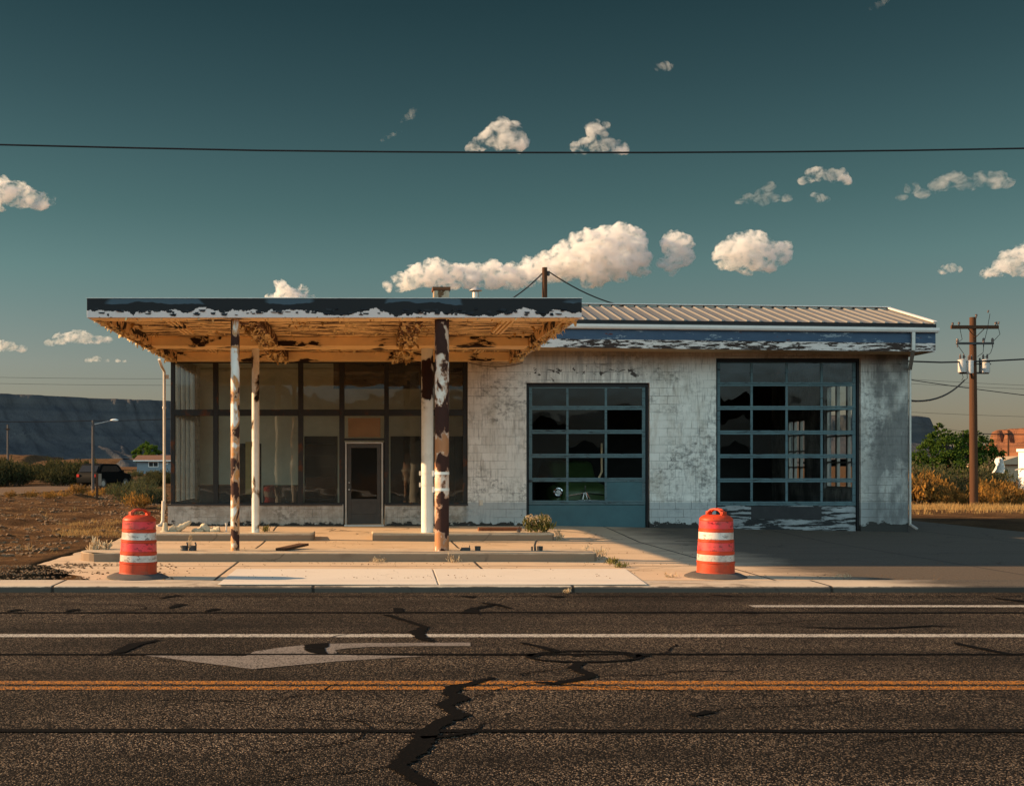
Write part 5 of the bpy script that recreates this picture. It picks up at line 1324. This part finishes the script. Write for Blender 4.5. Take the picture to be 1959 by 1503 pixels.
    weed('low weed rooted in the joint right of the long island', 1168, 1066, 19.6, -.165, .3, .07, 120, .05, 4)
    weed('flat weed tuft in the crack beyond the long island end', 1190, 1080, 18.9, -.165, .3, .06, 100, .05, 5)
    weed('dry weed tufts along the long island face, left of the middle', 727, 1074, 19.85, -.165, .42, .08, 70, .035, 6, False)
    weed('dry weed with bent stalks before the dark rusty post', 868, 1074, 19.85, -.165, .32, .12, 45, .035, 7, False)
    weed('pale dry grass tuft behind the rounded island end', 188, 1058, 20.9, -.165, .4, .30, 220, .09, 8, False)
    weed('tiny weed beside the white rear post', 508, 1015, 26.0, .0, .2, .16, 130, .05, 9)
    weed('little green weed beside the rusty left post', 468, 1048, 21.2, -.165, .22, .1, 110, .05, 10)
    weed('two dry stalks standing near the left pair of cut pipes', 366, 1046, 21.4, -.165, .14, .4, 30, .05, 11, False)
    weed('small dry tuft left of the right traffic drum', 1290, 1104, 17.2, -.165, .3, .05, 60, .03, 12, False)
    weed('tiny tuft in the kerb face below the pale slab', 1086, 1128, 15.95, -.25, .14, .05, 50, .03, 13, False)
    weed('sparse dry weed tuft right of the right drum shadow', 1608, 1106, 17.2, -.165, .3, .04, 50, .025, 14, False)
    # loose stuff
    def chips(name, pts, mat, smin, smax, seed, label, sq=.7):
        rg = random.Random(seed); m = MB()
        for (x, y, z) in pts:
            r = rg.uniform(smin, smax)
            bmv = [Vector((rg.uniform(.6,1)*sx, rg.uniform(.6,1)*sy, rg.uniform(.5,1)*sz*sq)) for sx, sy, sz in ((1,0,-.2),(-.4,.9,-.3),(-.5,-.8,-.3),(.5,.5,.6),(-.6,.1,.7),(.3,-.7,.5))]
            a = rg.uniform(0,6.28); ca, sa = math.cos(a), math.sin(a)
            vs = [Vector((x+r*(v.x*ca-v.y*sa), y+r*(v.x*sa+v.y*ca), z+r*v.z+r*.2)) for v in bmv]
            m.add(vs, [(0,1,3),(1,4,3),(1,2,4),(2,5,4),(2,0,5),(0,3,5),(3,4,5),(0,2,1)])
        o = m.build(name, M[mat], None, fixn=False); tag(o, label, 'gravel', None, 'stuff')
    rg = random.Random(5); P = []
    for k in range(5200):
        y = rg.uniform(16.85, 19.6); x = rg.uniform(-12,-2.2)
        if rg.random() > (1 if x < -4.6 else max(0, .5-(x+4.6)*.25)): continue
        if mnoise.noise(Vector((x*.9,y*2.2,0))) < -.12: continue
        P.append((x,y, -.19 if x < -5.3 else -.165))
    chips('gravel', P, 'rubble', .012, .035, 6, 'loose brown gravel along the pavement edge at the left')
    P = []
    for k in range(15000):
        y = rg.uniform(21, 62); x = rg.uniform(-34,-6.3) if rg.random() < .8 else rg.uniform(-14,-6.3)
        if mnoise.noise(Vector((x*.35,y*.7,2))) < .02: continue
        P.append((x,y,ground_z(x,y)-.01))
    chips('rubble', P, 'rubble', .02, .11, 7, 'broken clods and stones over the dirt lot at the left')
    P = []
    for k in range(1500):
        x = rg.uniform(-4.5,15.5); y = rg.choice((rg.uniform(16.8,20),rg.uniform(19.3,19.98),rg.uniform(16.8,17.6),rg.uniform(21.2,25.3)))
        if mnoise.noise(Vector((x*.6,y*1.2,9))) < .05 and rg.random() < .8: continue
        P.append((x,y,(-.150 if -1.9 < x < 3.6 and 16.1 < y < 18.6 else fore_z(x,y))+.001))
    chips('pebbles', P, 'rubble', .005, .018, 8, 'small pebbles and grit scattered over the forecourt')
    # dry grass
    gm = MB(); rg = random.Random(12)
    def blade(x, y, z, h):
        a = rg.uniform(0,6.28); w = h*.05; d = Vector((math.cos(a),math.sin(a),0)); t = Vector((-d.y,d.x,0)); l = rg.uniform(.1,.6)*h
        gm.add([Vector((x,y,z))-t*w, Vector((x,y,z))+t*w, Vector((x,y,z+h))+d*l], [(0,1,2)])
    def tuft(x, y, z, h, n, r):
        for q in range(n): blade(x+rg.gauss(0,r), y+rg.gauss(0,r), z-.02, h*rg.uniform(.5,1.2))
    for k in range(1300):                      # verge before the right bushes
        px = rg.uniform(1735,2010); Y = rg.choice((rg.uniform(41,47.5), rg.uniform(44.5,48)))
        if Y < 44.5 and rg.random() < .75: continue
        tuft((px-VX)/F*Y, Y, ground_z((px-VX)/F*Y,Y), rg.uniform(.08,.26), 9, .07)
    for k in range(1500):                      # left lot
        Y = rg.uniform(21,70); x = rg.uniform(-36,-6.2)
        if mnoise.noise(Vector((x*.25,Y*.4,5))) < .05: continue
        tuft(x, Y, ground_z(x,Y), rg.uniform(.06,.2), 9, .10)
    for k in range(500):                       # pale grass beside the slab
        px = rg.uniform(110,232); py = rg.uniform(1000,1026); Y = F*(H+.2)/(py-VY); x = (px-VX)/F*Y
        if x > -5.7: continue
        tuft(x, Y, ground_z(x,Y), rg.uniform(.05,.13), 8, .08)
    o = gm.build('dry_grass', M['straw'], None, fixn=False); tag(o, 'thin straw coloured dry grass over the dirt lots', 'grass', None, 'stuff')
def build_clouds():
    mats = []
    for nm, dd, lo, hi in (('cloud_vapour', CLOUD_D, .465, .66), ('thin_cloud_vapour', CLOUD_D*.45, .46, .70)):
        g = G(nm); o = g.obj()
        n = g.noise((1/80,1/80,1/65), 9, .66, .5, o)
        d = g.m2('MULTIPLY', g.step(n, lo, hi), dd)
        mats.append(g.out(None, g.node('ShaderNodeVolumeScatter', Color=(.82,.91,.99,1), Density=d, Anisotropy=.3).outputs[0]))
    CL = [
     ('domed white cumulus cloud left of centre just above the long cable', 292, [(900,284,9),(917,275,15),(935,266,20),(957,258,27),(978,264,24),(996,276,15),(960,276,18),(968,240,9),(945,246,10)], 1),
     ('anvil shaped small cumulus cloud right of the domed one at the cable', 300, [(1100,284,10),(1118,278,13),(1140,276,15),(1163,280,14),(1186,284,14),(1135,250,15),(1150,258,13),(1140,238,9),(1158,240,7),(1197,289,7)], 2),
     ('large long cumulus cloud with a tall bright head behind the canopy', 560, [(742,550,9),(770,540,17),(800,530,25),(830,525,26),(865,530,26),(900,528,26),(940,530,26),(980,528,26),(1015,526,26),(1050,512,30),(1085,502,36),(1120,492,42),(1150,478,42),(1180,462,34),(1183,448,18),(1205,472,32),(1222,494,24),(1236,514,14),(1180,510,34),(1130,520,30),(1266,506,10),(1292,472,26),(1298,494,23),(1284,505,16),(1310,470,12)], 3),
     ('square blocky cumulus cloud alone right of the large one', 523, [(1378,492,16),(1395,478,22),(1420,480,30),(1445,470,26),(1450,492,28),(1475,482,22),(1492,490,20),(1500,475,12),(1400,500,18),(1425,505,18),(1470,508,14)], 4),
     ('small flat cumulus cloud, upper one right of the square cloud', 352, [(1537,346,8),(1555,336,13),(1572,333,13),(1593,338,13),(1610,337,12),(1622,346,8)], 5),
     ('ragged small cross shaped cloud above the square cloud', 398, [(1415,386,6),(1432,380,9),(1452,380,10),(1464,368,12),(1475,358,9),(1480,380,8),(1505,378,8),(1458,388,9)], 6),
     ('tiny oval cloud right of the ragged cross shaped cloud', 388, [(1558,375,7),(1570,379,8),(1580,382,6)], 7),
     ('long wispy cloud high at the right edge under the cable', 384, [(1724,378,7),(1742,362,11),(1765,372,10),(1795,355,14),(1820,347,17),(1850,353,14),(1880,345,16),(1905,344,16),(1925,350,12)], 8),
     ('cumulus cloud cut by the right edge, lower than the wispy one', 532, [(1890,522,11),(1910,515,16),(1935,500,20),(1960,490,24),(1985,490,30),(1950,520,16)], 9),
     ('small round cloud just left of the one cut by the right edge', 524, [(1806,516,8),(1820,513,10),(1832,516,7)], 10),
     ('white cumulus cloud cut by the left edge', 408, [(-30,380,30),(0,372,27),(25,374,24),(50,378,22),(75,384,18),(98,386,10)], 11),
     ('bright cloud top peeping over the left half of the canopy roof', 596, [(523,580,16),(545,566,20),(537,545,11),(562,572,20),(580,556,10),(590,580,14)], 12),
     ('long flat cloud low at the left, above the smaller low clouds', 662, [(95,656,7),(115,650,11),(140,646,14),(160,646,14),(185,650,10),(205,650,7)], 13),
     ('thin tiny cloud lowest at the left near the canopy corner', 694, [(170,689,5),(185,687,6),(205,690,4),(225,690,3.5),(238,691,3)], 14),
     ('small cloud cut by the left edge low over the mesa', 676, [(0,664,13),(20,664,10),(40,666,8)], 15),
     ('tiny lone cloud high at the top right of centre', 138, [(1260,129,7),(1272,127,10),(1283,130,7)], 16),
     ('small bright cloud scrap left of the domed cumulus', 234, [(775,228,5),(784,222,7),(791,214,6),(770,234,3.5)], 17),
     ('thin faint wisp lower left of the small cloud scrap', 272, [(732,268,3.5),(740,263,4),(752,258,4),(764,253,3.5)], 18),
     ('faint wisp at the top edge on the right', 22, [(1672,14,6),(1683,8,6),(1694,2,5)], 19),
    ]
    for (label, base, lobes, seed) in CL:
        rng = random.Random(seed*13+5)
        Y = min(15500, 1600*F/(VY-base)) if base > 60 else 1600*F/(VY-base)
        k = Y/F; bm = bmesh.new()
        thin = seed in (6,8,13,14,15,17,18,19)
        def ball(c, r):
            bmesh.ops.create_icosphere(bm, subdivisions=2, radius=r, matrix=Matrix.Translation(c) @ Matrix.Diagonal((1.55 if thin else 1.15,1.25,.85 if thin else 1.0,1)))
        big = max(r for _,_,r in lobes)
        for (px, py, r) in lobes:
            c = at(px, py, Y); c.y += rng.uniform(-.5,.5)*r*k
            ball(c, r*k*(1.15 if r < 9 else 1.0))
            n = 16 if r > 8 else 7
            for q in range(n):                          # cauliflower puffs on the upper side and front
                d = Vector((rng.gauss(0,1), rng.gauss(-.2,1), rng.gauss(.35,.8))).normalized()
                rr = r*rng.uniform(.25,.5); ball(c + d*r*k*.84, rr*k)
        zb = H+(VY-base)*k
        me = bpy.data.meshes.new('cloud'); bm.to_mesh(me); bm.free()
        me.materials.append(mats[1 if seed in (6,8,14,17,18,19,13,15) else 0])
        c0 = at(sum(p for p,_,_ in lobes)/len(lobes), base, Y)
        for v in me.vertices:
            if v.co.z < zb: v.co.z = zb - (zb-v.co.z)*.18
            v.co -= c0
        o = bpy.data.objects.new('cloud', me); COL.objects.link(o); o.location = c0
        tag(o, label, 'cloud', 'cumulus clouds')
        rm = o.modifiers.new('remesh','REMESH'); rm.mode = 'VOXEL'; rm.voxel_size = max(big*k/16, 4*k*.25)
        for (sz, st) in ((.9,.42),(.30,.26),(.12,.13)):
            tx = bpy.data.textures.new('cloud_noise','CLOUDS'); tx.noise_scale = big*k*sz; tx.noise_depth = 3
            d = o.modifiers.new('billow','DISPLACE'); d.texture = tx; d.texture_coords = 'LOCAL'; d.strength = big*k*st; d.mid_level = .5
CLOUD_D = .036

def build_world():
    w = bpy.data.worlds.new('World'); SC.world = w; w.use_nodes = True
    t = w.node_tree; t.nodes.clear(); N = t.nodes.new; L = t.links.new
    sky = N('ShaderNodeTexSky'); sky.sky_type = 'NISHITA'; sky.sun_disc = False
    el = math.asin(SUN_TO.z); az = math.atan2(SUN_TO.x, SUN_TO.y)
    sky.sun_elevation = el; sky.sun_rotation = az % (2*math.pi); sky.air_density = 1.0; sky.dust_density = .6; sky.ozone_density = 1.0
    tc = N('ShaderNodeTexCoord'); sp = N('ShaderNodeSeparateXYZ'); L(tc.outputs['Generated'], sp.inputs[0])
    rp = N('ShaderNodeValToRGB'); cr = rp.color_ramp
    for p, c in SKY_TINT:
        e = cr.elements.new(p); e.color = (*c, 1)
    cr.elements.remove(cr.elements[0]); cr.elements.remove(cr.elements[-1])
    L(sp.outputs[2], rp.inputs[0])
    mx = N('ShaderNodeMix'); mx.data_type = 'RGBA'; mx.blend_type = 'MULTIPLY'; mx.inputs[0].default_value = 1
    L(sky.outputs[0], mx.inputs[6]); L(rp.outputs[0], mx.inputs[7])
    # added bright patch of sky behind the camera, to light the facade
    def ms(sock, a, b):
        m = N('ShaderNodeMapRange'); m.interpolation_type = 'SMOOTHSTEP'; L(sock, m.inputs[0]); m.inputs[1].default_value = a; m.inputs[2].default_value = b
        return m.outputs[0]
    def mul(a, b, op='MULTIPLY'):
        m = N('ShaderNodeMath'); m.operation = op
        for i, q in enumerate((a, b)):
            if isinstance(q, float): m.inputs[i].default_value = q
            else: L(q, m.inputs[i])
        return m.outputs[0]
    inv = mul(sp.outputs[1], -1.0)
    f = mul(mul(ms(inv, .2, .75), ms(sp.outputs[2], .03, .18)), ms(sp.outputs[2], .85, .5))
    nt = N('ShaderNodeTexNoise'); nt.inputs['Scale'].default_value = 3; nt.inputs['Detail'].default_value = 5; L(tc.outputs['Generated'], nt.inputs['Vector'])
    f = mul(f, nt.outputs[0])
    m3 = N('ShaderNodeMix'); m3.data_type = 'RGBA'; L(mul(f, VEIL), m3.inputs[0]); L(mx.outputs[2], m3.inputs[6]); m3.inputs[7].default_value = (FILL_GLOW_C[0], FILL_GLOW_C[1], FILL_GLOW_C[2], 1)
    mx = m3
    bg = N('ShaderNodeBackground'); bg.inputs[1].default_value = SKY_STRENGTH; L(mx.outputs[2], bg.inputs[0])
    o = N('ShaderNodeOutputWorld'); L(bg.outputs[0], o.inputs[0])
    s = bpy.data.lights.new('sun', 'SUN'); s.energy = SUN_E; s.angle = math.radians(.5); s.color = SUN_C
    so = bpy.data.objects.new('sun', s); COL.objects.link(so); so.location = (-30, 10, 40)
    so.rotation_euler = (-SUN_TO).to_track_quat('-Z', 'Y').to_euler()
SKY_STRENGTH = .12
VEIL, FILL_GLOW_C = 1.8, (4.9, 6.9, 7.3)
SKY_TINT = [(0.0,(.19,.155,.15)),(.05,(.21,.18,.17)),(.085,(.225,.205,.185)),(.166,(.165,.21,.165)),(.217,(.122,.172,.130)),(.307,(.078,.117,.090)),(.371,(.052,.086,.067)),(.5,(.040,.066,.055)),(1.0,(.040,.062,.052))]
SUN_E = 5.0; SUN_C = (1.0,.64,.34)
EXPOSURE = 1.1

def build_camera():
    c = bpy.data.cameras.new('camera'); c.sensor_width = 36; c.lens = F/1959*36
    c.shift_x = (979.5-VX)/1959; c.shift_y = (VY-751.5)/1959; c.clip_end = 60000; c.clip_start = .1
    o = bpy.data.objects.new('camera', c); COL.objects.link(o); o.location = (0,0,H); o.rotation_euler = (math.pi/2,0,0)
    SC.camera = o
    SC.view_settings.view_transform = 'Standard'; SC.view_settings.look = 'None'; SC.view_settings.exposure = EXPOSURE; SC.view_settings.gamma = 1
    SC.view_settings.use_curve_mapping = False
    cy = SC.cycles; cy.max_bounces = 8; cy.diffuse_bounces = 4; cy.glossy_bounces = 3; cy.transmission_bounces = 4; cy.transparent_max_bounces = 12; cy.volume_bounces = 5; cy.volume_step_rate = .15; cy.volume_max_steps = 512
    cy.use_denoising = True; cy.caustics_reflective = False; cy.caustics_refractive = False

build_mats()
build_world()
build_camera()
build_setting()
build_station()
build_drums()
build_islands()
build_poles_wires()
build_far()
build_plants()
build_clouds()
